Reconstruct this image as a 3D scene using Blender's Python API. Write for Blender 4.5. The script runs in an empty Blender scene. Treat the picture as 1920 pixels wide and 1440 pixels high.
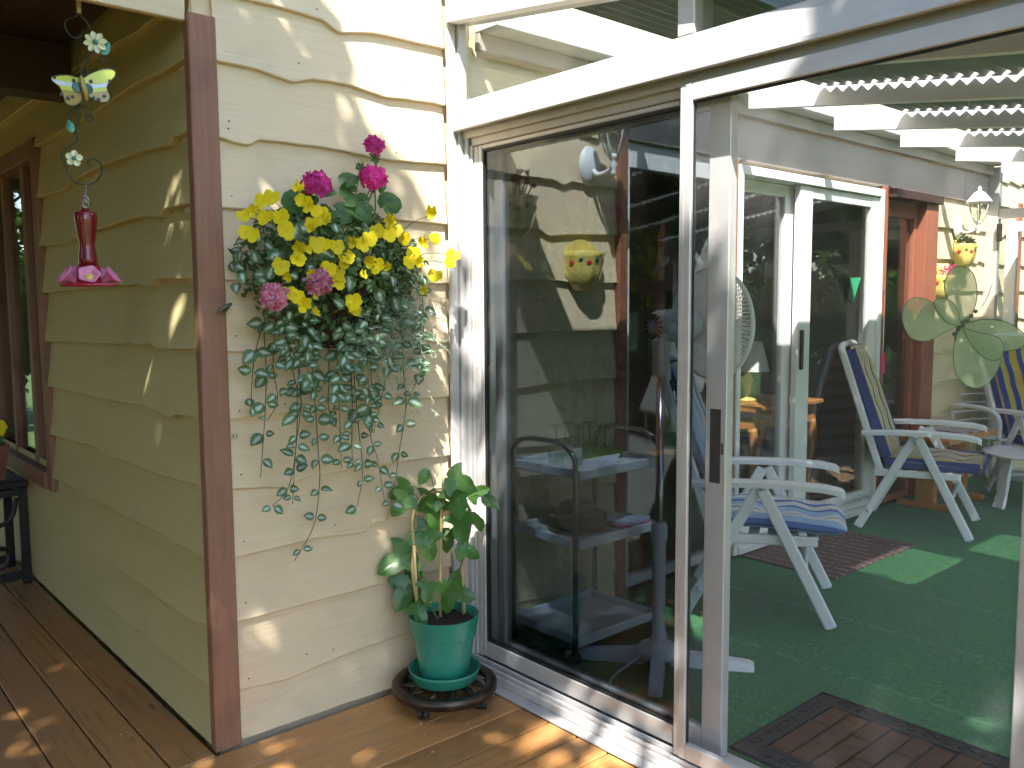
import bpy, bmesh, math, random
from mathutils import Vector, Matrix, Euler
from mathutils import noise as MN
random.seed(11)
S = bpy.context.scene
COL = S.collection
R = math.radians

# ------------------------------------------------------------------ camera
cam_d = bpy.data.cameras.new('camera')
cam = bpy.data.objects.new('camera', cam_d); COL.objects.link(cam); S.camera = cam
cam_d.sensor_fit = 'HORIZONTAL'; cam_d.sensor_width = 36.0
cam_d.lens = 36.0 * 1614.7 / 1920.0
cam_d.clip_start = 0.05; cam_d.clip_end = 400
yaw, pitch, roll = R(48.827), R(5.238), R(-0.364)
fw = Vector((math.cos(yaw)*math.cos(pitch), math.sin(yaw)*math.cos(pitch), -math.sin(pitch)))
rt = Vector((math.sin(yaw), -math.cos(yaw), 0)); up = rt.cross(fw)
r2 = rt*math.cos(roll) + up*math.sin(roll); u2 = -rt*math.sin(roll) + up*math.cos(roll)
m = Matrix((r2, u2, -fw)).transposed().to_4x4(); m.translation = Vector((-1.071, -2.791, 1.5))
cam.matrix_world = m

# ------------------------------------------------------------------ light
SUN = Vector((0.52, 0.48, -1.0)).normalized()          # direction the sunlight travels
world = bpy.data.worlds.new('World'); S.world = world; world.use_nodes = True
nt = world.node_tree; bg = nt.nodes['Background']
sky = nt.nodes.new('ShaderNodeTexSky'); sky.sky_type = 'NISHITA'; sky.sun_disc = False
sky.sun_elevation = math.asin(-SUN.z); sky.sun_rotation = math.atan2(-SUN.x, -SUN.y)
sky.air_density = 1.0; sky.dust_density = 0.8; sky.ozone_density = 1.0
nt.links.new(sky.outputs[0], bg.inputs[0]); bg.inputs[1].default_value = 0.15
sd = bpy.data.lights.new('sun', 'SUN'); sd.energy = 5.0; sd.angle = R(0.53); sd.color = (1, .96, .90)
so = bpy.data.objects.new('sun', sd); COL.objects.link(so)
so.rotation_euler = SUN.to_track_quat('-Z', 'Y').to_euler(); so.location = (-6, -6, 12)
S.view_settings.view_transform = 'Standard'; S.view_settings.look = 'None'
S.view_settings.exposure = 1.85; S.view_settings.gamma = 1.0; S.view_settings.use_curve_mapping = False
S.render.engine = 'CYCLES'
S.cycles.use_denoising = True; S.cycles.max_bounces = 6; S.cycles.adaptive_threshold = .04; S.cycles.transparent_max_bounces = 14
S.cycles.diffuse_bounces = 3; S.cycles.glossy_bounces = 3; S.cycles.caustics_reflective = False
S.cycles.caustics_refractive = False; S.cycles.sample_clamp_indirect = 6

# ------------------------------------------------------------------ mesh helpers
WORLD = {}
def off_of(parent):
    o = parent
    while o is not None and o.parent is not None: o = o.parent
    return WORLD.get(o.name, Vector((0, 0, 0))) if o is not None else Vector((0, 0, 0))
def smooth_path(pts, n=4):
    P = [Vector(p) for p in pts]
    if len(P) < 3: return P
    out = []
    for i in range(len(P)-1):
        p0 = P[max(i-1, 0)]; p1 = P[i]; p2 = P[i+1]; p3 = P[min(i+2, len(P)-1)]
        for k in range(n):
            t = k/n
            out.append(.5*((2*p1)+(p2-p0)*t+(2*p0-5*p1+4*p2-p3)*t*t+(3*p1-p0-3*p2+p3)*t*t*t))
    out.append(P[-1]); return out
class MB:
    def __init__(s): s.v = []; s.f = []; s.c = None; s.mi = []
    def add(s, vs, fs, M=None, mi=0):
        b = len(s.v)
        s.v += [tuple(M @ Vector(v)) if M else tuple(v) for v in vs]
        s.f += [[b+i for i in f] for f in fs]; s.mi += [mi]*len(fs); return s
    def box(s, x0, x1, y0, y1, z0, z1, bev=0.0, M=None, mi=0):
        if x0 > x1: x0, x1 = x1, x0
        if y0 > y1: y0, y1 = y1, y0
        if z0 > z1: z0, z1 = z1, z0
        if bev <= 0:
            vs = [(x, y, z) for x in (x0, x1) for y in (y0, y1) for z in (z0, z1)]
            fs = [(0, 1, 3, 2), (4, 6, 7, 5), (0, 4, 5, 1), (2, 3, 7, 6), (0, 2, 6, 4), (1, 5, 7, 3)]
            return s.add(vs, fs, M, mi)
        bev = min(bev, (x1-x0)*.45, (y1-y0)*.45, (z1-z0)*.45)
        vs = []; idx = {}
        for a, x in enumerate((x0, x1)):
            for b, y in enumerate((y0, y1)):
                for c, z in enumerate((z0, z1)):
                    ix = x+(bev if a == 0 else -bev); iy = y+(bev if b == 0 else -bev); iz = z+(bev if c == 0 else -bev)
                    for k, p in enumerate(((x, iy, iz), (ix, y, iz), (ix, iy, z))):
                        idx[(a, b, c, k)] = len(vs); vs.append(p)
        fs = []
        for a in (0, 1):
            fs.append([idx[(a, b, c, 0)] for b, c in ((0, 0), (1, 0), (1, 1), (0, 1))])
            fs.append([idx[(b, a, c, 1)] for b, c in ((0, 0), (1, 0), (1, 1), (0, 1))])
            fs.append([idx[(b, c, a, 2)] for b, c in ((0, 0), (1, 0), (1, 1), (0, 1))])
            for b in (0, 1):
                fs.append([idx[(a, b, 0, 0)], idx[(a, b, 1, 0)], idx[(a, b, 1, 1)], idx[(a, b, 0, 1)]])
                fs.append([idx[(a, 0, b, 0)], idx[(a, 1, b, 0)], idx[(a, 1, b, 2)], idx[(a, 0, b, 2)]])
                fs.append([idx[(0, a, b, 1)], idx[(1, a, b, 1)], idx[(1, a, b, 2)], idx[(0, a, b, 2)]])
                for c in (0, 1): fs.append([idx[(a, b, c, 0)], idx[(a, b, c, 1)], idx[(a, b, c, 2)]])
        return s.add(vs, fs, M, mi)
    def tube(s, pts, r, seg=8, smooth=0, cap=True, flat=1.0, mi=0):
        P = smooth_path(pts, smooth) if smooth else [Vector(p) for p in pts]
        n = len(P); rs = r if isinstance(r, (list, tuple)) else None
        def rad(i):
            if rs is None: return r
            t = i/(n-1)*(len(rs)-1); k = min(int(t), len(rs)-2); return rs[k]+(rs[k+1]-rs[k])*(t-k)
        vs = []; prev = None
        for i, p in enumerate(P):
            d = (P[min(i+1, n-1)]-P[max(i-1, 0)]).normalized()
            if prev is None:
                a = Vector((0, 0, 1)) if abs(d.z) < .9 else Vector((1, 0, 0))
                u = d.cross(a).normalized()
            else: u = (prev-d*prev.dot(d)).normalized()
            prev = u; w = d.cross(u); q = rad(i)
            for k in range(seg):
                t = 2*math.pi*k/seg; vs.append(p+u*math.cos(t)*q+w*math.sin(t)*q*flat)
        fs = [[i*seg+k, i*seg+(k+1) % seg, (i+1)*seg+(k+1) % seg, (i+1)*seg+k] for i in range(n-1) for k in range(seg)]
        if cap: fs += [list(range(seg))[::-1], [(n-1)*seg+k for k in range(seg)]]
        return s.add(vs, fs, None, mi)
    def lathe(s, prof, seg=24, M=None, a0=0.0, a1=2*math.pi, wob=None, mi=0):
        full = abs(a1-a0-2*math.pi) < 1e-6; n = seg if full else seg+1
        vs = []
        for (r, z) in prof:
            for k in range(n):
                t = a0+(a1-a0)*k/seg; q = r*(1+(wob(t, z) if wob else 0)); vs.append((q*math.cos(t), q*math.sin(t), z))
        fs = []
        for i in range(len(prof)-1):
            for k in range(seg):
                k2 = (k+1) % n if full else k+1
                fs.append([i*n+k, i*n+k2, (i+1)*n+k2, (i+1)*n+k])
        return s.add(vs, fs, M, mi)
    def bar(s, p, q, w, t, side, bev=.004, mi=0):
        p = Vector(p); q = Vector(q); d = q-p; L = d.length; d.normalize()
        sd_ = Vector(side); sd_ = (sd_-d*sd_.dot(d)).normalized(); n = d.cross(sd_)
        M = Matrix((sd_, n, d)).transposed().to_4x4(); M.translation = p
        return s.box(-w/2, w/2, -t/2, t/2, 0, L, bev, M, mi)
    def prism(s, poly, vec, mi=0):
        n = len(poly); v = Vector(vec)
        vs = [Vector(p) for p in poly]+[Vector(p)+v for p in poly]
        fs = [list(range(n))[::-1], [n+i for i in range(n)]]+[[i, (i+1) % n, n+(i+1) % n, n+i] for i in range(n)]
        return s.add(vs, fs, None, mi)
    def mesh(s, name, mats, smooth=False, org=None, recalc=True):
        me = bpy.data.meshes.new(name)
        vs = s.v if org is None or org.length == 0 else [(a-org.x, b-org.y, c-org.z) for a, b, c in s.v]
        me.from_pydata(vs, [], s.f)
        if recalc:
            bm = bmesh.new(); bm.from_mesh(me); bmesh.ops.recalc_face_normals(bm, faces=bm.faces); bm.to_mesh(me); bm.free()
        for mt in (mats if isinstance(mats, (list, tuple)) else [mats]): me.materials.append(mt)
        if any(s.mi): me.polygons.foreach_set('material_index', s.mi)
        if smooth: me.polygons.foreach_set('use_smooth', [True]*len(me.polygons))
        if s.c is not None:
            at = me.attributes.new('rim', 'FLOAT', 'POINT'); at.data.foreach_set('value', s.c)
        return me
    def build(s, name, mats, parent=None, smooth=False, recalc=True, angle=None):
        me = s.mesh(name, mats, smooth or angle is not None, off_of(parent) if parent else None, recalc)
        if angle is not None:
            me.set_sharp_from_angle(angle=R(angle))
        o = bpy.data.objects.new(name, me); COL.objects.link(o)
        if parent: o.parent = parent
        return o
def place(name, me, parent, M):
    o = bpy.data.objects.new(name, me); COL.objects.link(o); o.parent = parent
    of = off_of(parent)
    M = M.copy(); M.translation = M.translation-of
    o.matrix_local = M
    return o
def tag(o, label=None, cat=None, group=None, kind=None):
    if label: o['label'] = label
    if cat: o['category'] = cat
    if group: o['group'] = group
    if kind: o['kind'] = kind
    return o
def thing(name, label, cat, loc=(0, 0, 0), group=None, world=True, rz=0):
    o = bpy.data.objects.new(name, None); COL.objects.link(o); o.empty_display_size = .1
    o.location = loc; o.rotation_euler = (0, 0, rz)
    if world: WORLD[o.name] = Vector(loc)
    return tag(o, label, cat, group)
def copy_tree(o, parent=None):
    c = o.copy(); COL.objects.link(c)
    if parent: c.parent = parent
    for ch in list(o.children): copy_tree(ch, c)
    return c
def aim(loc, normal, spin=0.0, scale=1.0):
    q = Vector(normal).normalized().to_track_quat('Z', 'Y').to_matrix().to_4x4()
    M = q @ Matrix.Rotation(spin, 4, 'Z') @ Matrix.Scale(scale, 4); M.translation = Vector(loc); return M
def rv(a=1.0): return Vector((random.uniform(-a, a), random.uniform(-a, a), random.uniform(-a, a)))

# ------------------------------------------------------------------ materials
def nodes_of(name):
    mt = bpy.data.materials.new(name); mt.use_nodes = True
    return mt, mt.node_tree, mt.node_tree.nodes['Principled BSDF']
def ramp(t, fac, stops, interp='LINEAR'):
    r = t.nodes.new('ShaderNodeValToRGB'); r.color_ramp.interpolation = interp
    el = r.color_ramp.elements
    while len(el) > 1: el.remove(el[0])
    el[0].position = stops[0][0]; el[0].color = (*stops[0][1], 1)
    for p, c in stops[1:]:
        e = el.new(p); e.color = (*c, 1)
    t.links.new(fac, r.inputs[0]); return r.outputs[0]
def coords(t, stretch=(1, 1, 1), kind='Object', rand=False):
    tc = t.nodes.new('ShaderNodeTexCoord'); mp = t.nodes.new('ShaderNodeMapping')
    mp.inputs['Scale'].default_value = stretch
    t.links.new(tc.outputs[kind], mp.inputs[0])
    if rand:
        oi = t.nodes.new('ShaderNodeObjectInfo'); mul = t.nodes.new('ShaderNodeMath'); mul.operation = 'MULTIPLY'
        mul.inputs[1].default_value = 37.0; t.links.new(oi.outputs['Random'], mul.inputs[0])
        cb = t.nodes.new('ShaderNodeCombineXYZ')
        for i in range(3): t.links.new(mul.outputs[0], cb.inputs[i])
        t.links.new(cb.outputs[0], mp.inputs['Location'])
    return mp.outputs[0]
def noise(t, vec, scale, detail=4, rough=.55):
    n = t.nodes.new('ShaderNodeTexNoise'); n.inputs['Scale'].default_value = scale
    n.inputs['Detail'].default_value = detail; n.inputs['Roughness'].default_value = rough
    if vec is not None: t.links.new(vec, n.inputs['Vector'])
    return n.outputs[0]
def mixc(t, fac, a, b, mode='MIX'):
    m_ = t.nodes.new('ShaderNodeMix'); m_.data_type = 'RGBA'; m_.blend_type = mode
    for sock, val in ((m_.inputs[0], fac), (m_.inputs[6], a), (m_.inputs[7], b)):
        if hasattr(val, 'is_linked'): t.links.new(val, sock)
        elif isinstance(val, (int, float)): sock.default_value = val
        else: sock.default_value = (*val, 1)
    return m_.outputs[2]
def bump(t, p, h, strength=.3, dist=.01):
    b = t.nodes.new('ShaderNodeBump'); b.inputs['Strength'].default_value = strength; b.inputs['Distance'].default_value = dist
    t.links.new(h, b.inputs['Height']); t.links.new(b.outputs[0], p.inputs['Normal']); return b
def simple(name, c1, c2=None, rough=.5, metal=0.0, ns=12, stretch=(1, 1, 1), bs=0.0, bscale=60, bd=.004, spec=.5, kind='Object', rand=False, coat=0.0):
    mt, t, p = nodes_of(name)
    v = coords(t, stretch, kind, rand)
    if c2 is None: c2 = tuple(x*.82 for x in c1)
    col = ramp(t, noise(t, v, ns, 5, .6), [(.3, c1), (.72, c2)])
    t.links.new(col, p.inputs['Base Color'])
    p.inputs['Roughness'].default_value = rough; p.inputs['Metallic'].default_value = metal
    p.inputs['Specular IOR Level'].default_value = spec; p.inputs['Coat Weight'].default_value = coat
    if bs: bump(t, p, noise(t, v, bscale, 5, .6), bs, bd)
    return mt
def painted_wood(name, c1, c2, axis, rough=.55, grain=1.0, dirt=(.35, .30, .2), dirt_amt=.25):
    """painted sawn boards: grain runs along axis, faint stains, small nail marks"""
    mt, t, p = nodes_of(name)
    st = (1.2, 22, 55) if axis == 'x' else (22, 1.2, 55)
    if axis == 'z': st = (40, 40, 1.4)
    v = coords(t, st, 'Object', True); v2 = coords(t, (1, 1, 1), 'Object', True)
    g = noise(t, v, 2.2, 4, .65)
    col = ramp(t, g, [(.25, c1), (.75, c2)])
    st_ = ramp(t, noise(t, v2, 3.1, 3, .7), [(.52, (0, 0, 0)), (.80, (1, 1, 1))])
    mm = t.nodes.new('ShaderNodeMath'); mm.operation = 'MULTIPLY'; mm.inputs[1].default_value = dirt_amt
    t.links.new(st_, mm.inputs[0])
    col = mixc(t, mm.outputs[0], col, dirt)
    crack = ramp(t, noise(t, v, 5.5, 2, .5), [(.70, (0, 0, 0)), (.76, (1, 1, 1))])
    m3 = t.nodes.new('ShaderNodeMath'); m3.operation = 'MULTIPLY'; m3.inputs[1].default_value = .22*grain
    t.links.new(crack, m3.inputs[0])
    col = mixc(t, m3.outputs[0], col, tuple(x*.45 for x in dirt))
    t.links.new(col, p.inputs['Base Color']); p.inputs['Roughness'].default_value = rough
    p.inputs['Specular IOR Level'].default_value = .35
    bump(t, p, g, .32*grain, .004)
    return mt
CREAM = (.80, .655, .445); CREAM2 = (.73, .575, .365)
M_cream_x = painted_wood('cream_paint_x', CREAM, CREAM2, 'x')
M_cream_y = painted_wood('shade_tinted_cream_y', (.62, .535, .275), (.55, .465, .225), 'y', grain=.6)  # same cream as the front, with yellow-green porch shade in the colour
M_brown = painted_wood('brown_trim_paint', (.335, .170, .108), (.262, .128, .080), 'z', .6, 1.3, (.08, .04, .035), .5)
M_lintel = painted_wood('shade_greyed_lintel_paint', (.47, .40, .35), (.41, .345, .30), 'x', .6, .6, (.3, .25, .2), .3)  # greyed so the paint itself carries the shade by the ledger
M_dark = simple('dark_brown_stain', (.060, .026, .016), (.036, .016, .011), .6, ns=4, stretch=(2, 18, 18), bs=.3, bscale=10)
M_redwood = painted_wood('red_brown_jamb', (.36, .135, .08), (.28, .10, .06), 'z', .55, .8, (.12, .05, .03), .3)
M_alu = simple('aluminium_frame', (.585, .575, .56), (.505, .495, .485), .36, .25, ns=5, stretch=(1, 1, 3), bs=.05, bscale=200, spec=.5)
M_alu_dark = simple('aluminium_track', (.50, .47, .41), (.44, .41, .35), .42, .2, ns=6)
M_white = simple('white_paint', (.80, .80, .79), (.72, .72, .71), .45, ns=5, bs=.06, bscale=50)
M_plastic = simple('white_plastic', (.78, .79, .80), (.72, .73, .75), .38, ns=7, bs=.03, bscale=90)
M_greytrim = simple('grey_white_beam', (.66, .65, .63), (.58, .57, .55), .6, ns=4, stretch=(1, 8, 8), bs=.2, bscale=14)
M_black = simple('black_iron', (.018, .018, .02), (.03, .028, .026), .45, .6, ns=30, bs=.15, bscale=80)
M_rubber = simple('black_rubber', (.012, .012, .013), (.02, .02, .02), .6)
M_chrome = simple('chrome_tube', (.46, .46, .47), (.36, .36, .37), .16, 1.0, ns=4)
M_bronze = simple('bronzed_iron', (.11, .085, .065), (.05, .04, .035), .36, .85, ns=22, bs=.25, bscale=60)
M_steel = simple('steel_wire', (.55, .55, .56), None, .25, 1.0)
M_nail = simple('rusty_nail', (.10, .07, .055), (.05, .04, .035), .7)
M_soil = simple('potting_soil', (.06, .036, .022), (.022, .014, .010), .95, ns=45, bs=1.0, bscale=60, bd=.02)
M_pot = simple('teal_plastic', (.030, .270, .190), (.024, .215, .155), .34, ns=6, bs=.04, bscale=30, coat=.1)
M_terra = simple('terracotta_plastic', (.22, .070, .045), (.17, .055, .035), .55)
M_bamboo = simple('bamboo_cane', (.62, .47, .22), (.50, .35, .15), .5, ns=5, stretch=(20, 20, 3))
M_stem = simple('vine_stem', (.10, .055, .04), (.06, .07, .03), .6, ns=20)
M_gstem = simple('green_stem', (.13, .21, .06), (.09, .15, .045), .5)
M_coco = simple('coco_liner', (.055, .038, .02), (.03, .02, .012), .95, ns=60, bs=.8, bscale=120)
M_orangewood = simple('varnished_pine', (.58, .26, .075), (.48, .19, .05), .35, ns=3, stretch=(2, 20, 20), coat=.2)
M_wall_in = simple('interior_wall_paint', (.42, .41, .38), (.38, .37, .345), .7, ns=3)
M_floor_in = simple('interior_floor', (.17, .10, .06), (.13, .075, .045), .45, ns=3, stretch=(1, 14, 14))
M_ceramic = simple('yellow_ceramic', (.74, .56, .10), (.80, .68, .25), .16, ns=7, coat=.4)
M_redglass = None
def glass(name, tint, ior=1.5, rough=0.0, extra=0.0):
    mt, t, p = nodes_of(name); t.nodes.remove(p)
    out = t.nodes['Material Output']
    tr = t.nodes.new('ShaderNodeBsdfTransparent'); tr.inputs[0].default_value = (*tint, 1)
    gl = t.nodes.new('ShaderNodeBsdfGlossy'); gl.inputs['Roughness'].default_value = rough
    fr = t.nodes.new('ShaderNodeFresnel'); ge = t.nodes.new('ShaderNodeNewGeometry')
    io = t.nodes.new('ShaderNodeMapRange'); io.inputs[3].default_value = ior; io.inputs[4].default_value = 1/ior
    t.links.new(ge.outputs['Backfacing'], io.inputs[0]); t.links.new(io.outputs[0], fr.inputs['IOR'])
    mx = t.nodes.new('ShaderNodeMixShader')
    t.links.new(fr.outputs[0], mx.inputs[0]); t.links.new(tr.outputs[0], mx.inputs[1]); t.links.new(gl.outputs[0], mx.inputs[2])
    if extra:
        df = t.nodes.new('ShaderNodeBsdfDiffuse'); df.inputs[0].default_value = (.6, .6, .58, 1)
        n = noise(t, coords(t, (1, 1, .35)), 2.5, 6, .7)
        mr = t.nodes.new('ShaderNodeMapRange'); mr.inputs[1].default_value = .35; mr.inputs[2].default_value = .8
        mr.inputs[3].default_value = extra*.3; mr.inputs[4].default_value = extra
        t.links.new(n, mr.inputs[0])
        m2 = t.nodes.new('ShaderNodeMixShader'); t.links.new(mr.outputs[0], m2.inputs[0])
        t.links.new(mx.outputs[0], m2.inputs[1]); t.links.new(df.outputs[0], m2.inputs[2]); mx = m2
    t.links.new(mx.outputs[0], out.inputs[0]); return mt
M_glass_dark = glass('tinted_door_glass', (.67, .70, .725), 1.40, 0.0, 0)
M_glass = glass('clear_glass', (.93, .95, .94), 1.42, 0.0, 0)
M_glass_house = glass('house_window_glass', (.93, .95, .94), 1.75)
M_tumbler = glass('drinking_glass', (.92, .95, .90), 1.6)
M_tumbler_g = glass('green_drinking_glass', (.62, .80, .35), 1.6)
def veil(name, col, alpha, transl=.3, wave=0):
    """open woven mesh: part of the light goes straight through"""
    mt, t, p = nodes_of(name); t.nodes.remove(p); out = t.nodes['Material Output']
    tr = t.nodes.new('ShaderNodeBsdfTransparent')
    df = t.nodes.new('ShaderNodeBsdfDiffuse'); df.inputs[0].default_value = (*col, 1)
    tl = t.nodes.new('ShaderNodeBsdfTranslucent'); tl.inputs[0].default_value = (*col, 1)
    m1 = t.nodes.new('ShaderNodeMixShader'); m1.inputs[0].default_value = transl
    t.links.new(df.outputs[0], m1.inputs[1]); t.links.new(tl.outputs[0], m1.inputs[2])
    m2 = t.nodes.new('ShaderNodeMixShader'); m2.inputs[0].default_value = alpha
    t.links.new(tr.outputs[0], m2.inputs[1]); t.links.new(m1.outputs[0], m2.inputs[2])
    if wave:
        n = noise(t, coords(t, (1, 1, 1)), wave, 3, .6)
        mr = t.nodes.new('ShaderNodeMapRange'); mr.inputs[1].default_value = .3; mr.inputs[2].default_value = .7
        mr.inputs[3].default_value = alpha*.8; mr.inputs[4].default_value = alpha*1.2
        t.links.new(n, mr.inputs[0]); t.links.new(mr.outputs[0], m2.inputs[0])
    t.links.new(m2.outputs[0], out.inputs[0]); return mt
M_screen = veil('insect_screen', (.34, .34, .35), .10, .1, 3)
M_wing = veil('green_nylon_mesh', (.56, .70, .44), .78, .5, 5)
M_poly = veil('clear_ribbed_roofing', (.85, .87, .88), .14, .7)
M_sky_panel = veil('added_milky_panel', (.80, .82, .82), .58, .5)
def leafmat(name, c1, c2, transl=.3, rough=.45, rim=None, rimpos=(.35, .75), nsc=9, spec=.4):
    mt, t, p = nodes_of(name); out = t.nodes['Material Output']
    v = coords(t, (1, 1, 1), 'Object', True)
    oi = t.nodes.new('ShaderNodeObjectInfo')
    n = noise(t, v, nsc, 4, .6)
    col = ramp(t, n, [(.3, c1), (.7, c2)])
    if rim:
        at = t.nodes.new('ShaderNodeAttribute'); at.attribute_name = 'rim'
        n2 = noise(t, coords(t, (1, 1, 1)), 60, 3, .6)
        ad = t.nodes.new('ShaderNodeMath'); ad.operation = 'MULTIPLY_ADD'; ad.inputs[1].default_value = .5
        t.links.new(n2, ad.inputs[0]); t.links.new(at.outputs['Fac'], ad.inputs[2])
        f = ramp(t, ad.outputs[0], [(rimpos[0]+.25, (0, 0, 0)), (rimpos[1]+.25, (1, 1, 1))])
        col = mixc(t, f, rim, col)
    hs = t.nodes.new('ShaderNodeHueSaturation'); t.links.new(col, hs.inputs['Color'])
    mr = t.nodes.new('ShaderNodeMapRange'); mr.inputs[3].default_value = .75; mr.inputs[4].default_value = 1.25
    t.links.new(oi.outputs['Random'], mr.inputs[0]); t.links.new(mr.outputs[0], hs.inputs['Value'])
    t.links.new(hs.outputs[0], p.inputs['Base Color']); p.inputs['Roughness'].default_value = rough
    p.inputs['Specular IOR Level'].default_value = spec
    tl = t.nodes.new('ShaderNodeBsdfTranslucent'); t.links.new(hs.outputs[0], tl.inputs[0])
    mx = t.nodes.new('ShaderNodeMixShader'); mx.inputs[0].default_value = transl
    t.links.new(p.outputs[0], mx.inputs[1]); t.links.new(tl.outputs[0], mx.inputs[2]); t.links.new(mx.outputs[0], out.inputs[0])
    return mt
def treeleaf(name, c, transl):
    mt, t, p = nodes_of(name); t.nodes.remove(p); out = t.nodes['Material Output']
    df = t.nodes.new('ShaderNodeBsdfDiffuse'); tl = t.nodes.new('ShaderNodeBsdfTranslucent'); mx = t.nodes.new('ShaderNodeMixShader')
    col = ramp(t, noise(t, coords(t), 1.3, 1, .5), [(.3, c), (.7, tuple(x*1.7 for x in c))])
    t.links.new(col, df.inputs[0]); t.links.new(col, tl.inputs[0]); mx.inputs[0].default_value = transl
    t.links.new(df.outputs[0], mx.inputs[1]); t.links.new(tl.outputs[0], mx.inputs[2]); t.links.new(mx.outputs[0], out.inputs[0]); return mt
M_leaf_tree = treeleaf('tree_leaf', (.055, .110, .022), .45)
M_leaf_dark = treeleaf('evergreen_leaf', (.028, .066, .018), .3)
M_lamium = leafmat('silver_variegated_leaf', (.080, .165, .062), (.12, .215, .08), .2, .45, (.54, .61, .56), (.22, .72), 30)
M_mass = leafmat('basket_foliage', (.080, .155, .050), (.14, .235, .08), .2, .5, nsc=14)
M_mass2 = leafmat('feathery_foliage', (.20, .28, .20), (.28, .37, .28), .2, .6, nsc=20)
M_gerleaf = leafmat('geranium_leaf', (.060, .150, .032), (.095, .205, .045), .25, .5, (.06, .10, .035), (.2, .5), 12)
M_potleaf = leafmat('passion_vine_leaf', (.060, .160, .030), (.11, .25, .055), .25, .27, (.085, .20, .045), (.1, .3), 10, .5)
M_pansy = leafmat('yellow_petal', (.86, .68, .012), (.90, .74, .02), .3, .5, (.80, .38, .005), (-.05, .22), 8, .2)
M_mag = leafmat('magenta_petal', (.70, .035, .30), (.84, .10, .45), .3, .5, None, nsc=60, spec=.2)
M_pinkwhite = leafmat('pink_white_petal', (.85, .60, .68), (.72, .05, .20), .3, .5, (.78, .08, .24), (.1, .5), 40, .2)
M_purple = leafmat('purple_succulent', (.16, .035, .055), (.22, .06, .08), .1, .4)
M_greypl = leafmat('grey_green_succulent', (.25, .30, .18), (.34, .38, .24), .1, .5)
M_pinkpl = leafmat('pink_succulent', (.45, .05, .16), (.55, .10, .22), .1, .4)

def deck_material():
    mt, t, p = nodes_of('stained_deck_wood')
    oi = t.nodes.new('ShaderNodeObjectInfo')
    at = t.nodes.new('ShaderNodeAttribute'); at.attribute_name = 'along'
    v = coords(t, (1.1, 26, 26), 'UV', True)
    g = noise(t, v, 1.6, 7, .65)
    col = ramp(t, g, [(.28, (.37, .170, .055)), (.55, (.49, .240, .082)), (.8, (.34, .17, .070))])
    v2 = coords(t, (2.0, 3.0, 1), 'UV', True)
    wear = ramp(t, noise(t, v2, 3.0, 6, .7), [(.50, (0, 0, 0)), (.78, (1, 1, 1))])
    mm = t.nodes.new('ShaderNodeMath'); mm.operation = 'MULTIPLY'; mm.inputs[1].default_value = .5; t.links.new(wear, mm.inputs[0])
    col = mixc(t, mm.outputs[0], col, (.22, .17, .12))
    vo = t.nodes.new('ShaderNodeTexVoronoi'); vo.inputs['Scale'].default_value = 1.0
    v3 = coords(t, (2.2, 9.0, 1), 'UV', True); t.links.new(v3, vo.inputs['Vector'])
    kn = ramp(t, vo.outputs['Distance'], [(.05, (1, 1, 1)), (.11, (0, 0, 0))])
    col = mixc(t, kn, col, (.085, .038, .016))
    hs = t.nodes.new('ShaderNodeHueSaturation'); t.links.new(col, hs.inputs['Color'])
    mr = t.nodes.new('ShaderNodeMapRange'); mr.inputs[3].default_value = .8; mr.inputs[4].default_value = 1.2
    t.links.new(oi.outputs['Random'], mr.inputs[0]); t.links.new(mr.outputs[0], hs.inputs['Value'])
    t.links.new(hs.outputs[0], p.inputs['Base Color'])
    rr = ramp(t, g, [(.3, (.24,)*3), (.8, (.42,)*3)]); t.links.new(rr, p.inputs['Roughness'])
    bump(t, p, g, .35, .004); p.inputs['Specular IOR Level'].default_value = .4
    return mt
M_deck = deck_material()
def carpet_material():
    mt, t, p = nodes_of('green_turf_carpet')
    v = coords(t, (1, 1, 1))
    n = noise(t, v, 55, 6, .95); n2 = noise(t, v, 3.2, 4, .6)
    col = ramp(t, n, [(.30, (.006, .055, .014)), (.50, (.024, .16, .042)), (.72, (.13, .36, .13))])
    col = mixc(t, ramp(t, n2, [(.4, (0, 0, 0)), (.75, (.5, .5, .5))]), col, (.028, .135, .050))
    wv = t.nodes.new('ShaderNodeTexWave'); wv.wave_type = 'BANDS'; wv.bands_direction = 'X'
    wv.inputs['Scale'].default_value = 1.0/.29/ (2*math.pi) * 2 * .5; wv.inputs['Distortion'].default_value = .25
    t.links.new(v, wv.inputs['Vector'])
    ln = ramp(t, wv.outputs['Fac'], [(.990, (0, 0, 0)), (1.0, (.5, .5, .5))])
    ln = mixc(t, 1.0, ln, ramp(t, noise(t, v, 26, 2, .5), [(.42, (0, 0, 0)), (.62, (1, 1, 1))]), 'MULTIPLY')
    col = mixc(t, ln, col, (.13, .30, .17))
    t.links.new(col, p.inputs['Base Color']); p.inputs['Roughness'].default_value = .9
    p.inputs['Specular IOR Level'].default_value = .15
    p.inputs['Sheen Weight'].default_value = .2
    bump(t, p, n, .7, .004); return mt
M_carpet = carpet_material()
M_lawn = simple('lawn', (.05, .10, .022), (.075, .13, .03), .9, ns=30, bs=.5, bscale=200)
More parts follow.
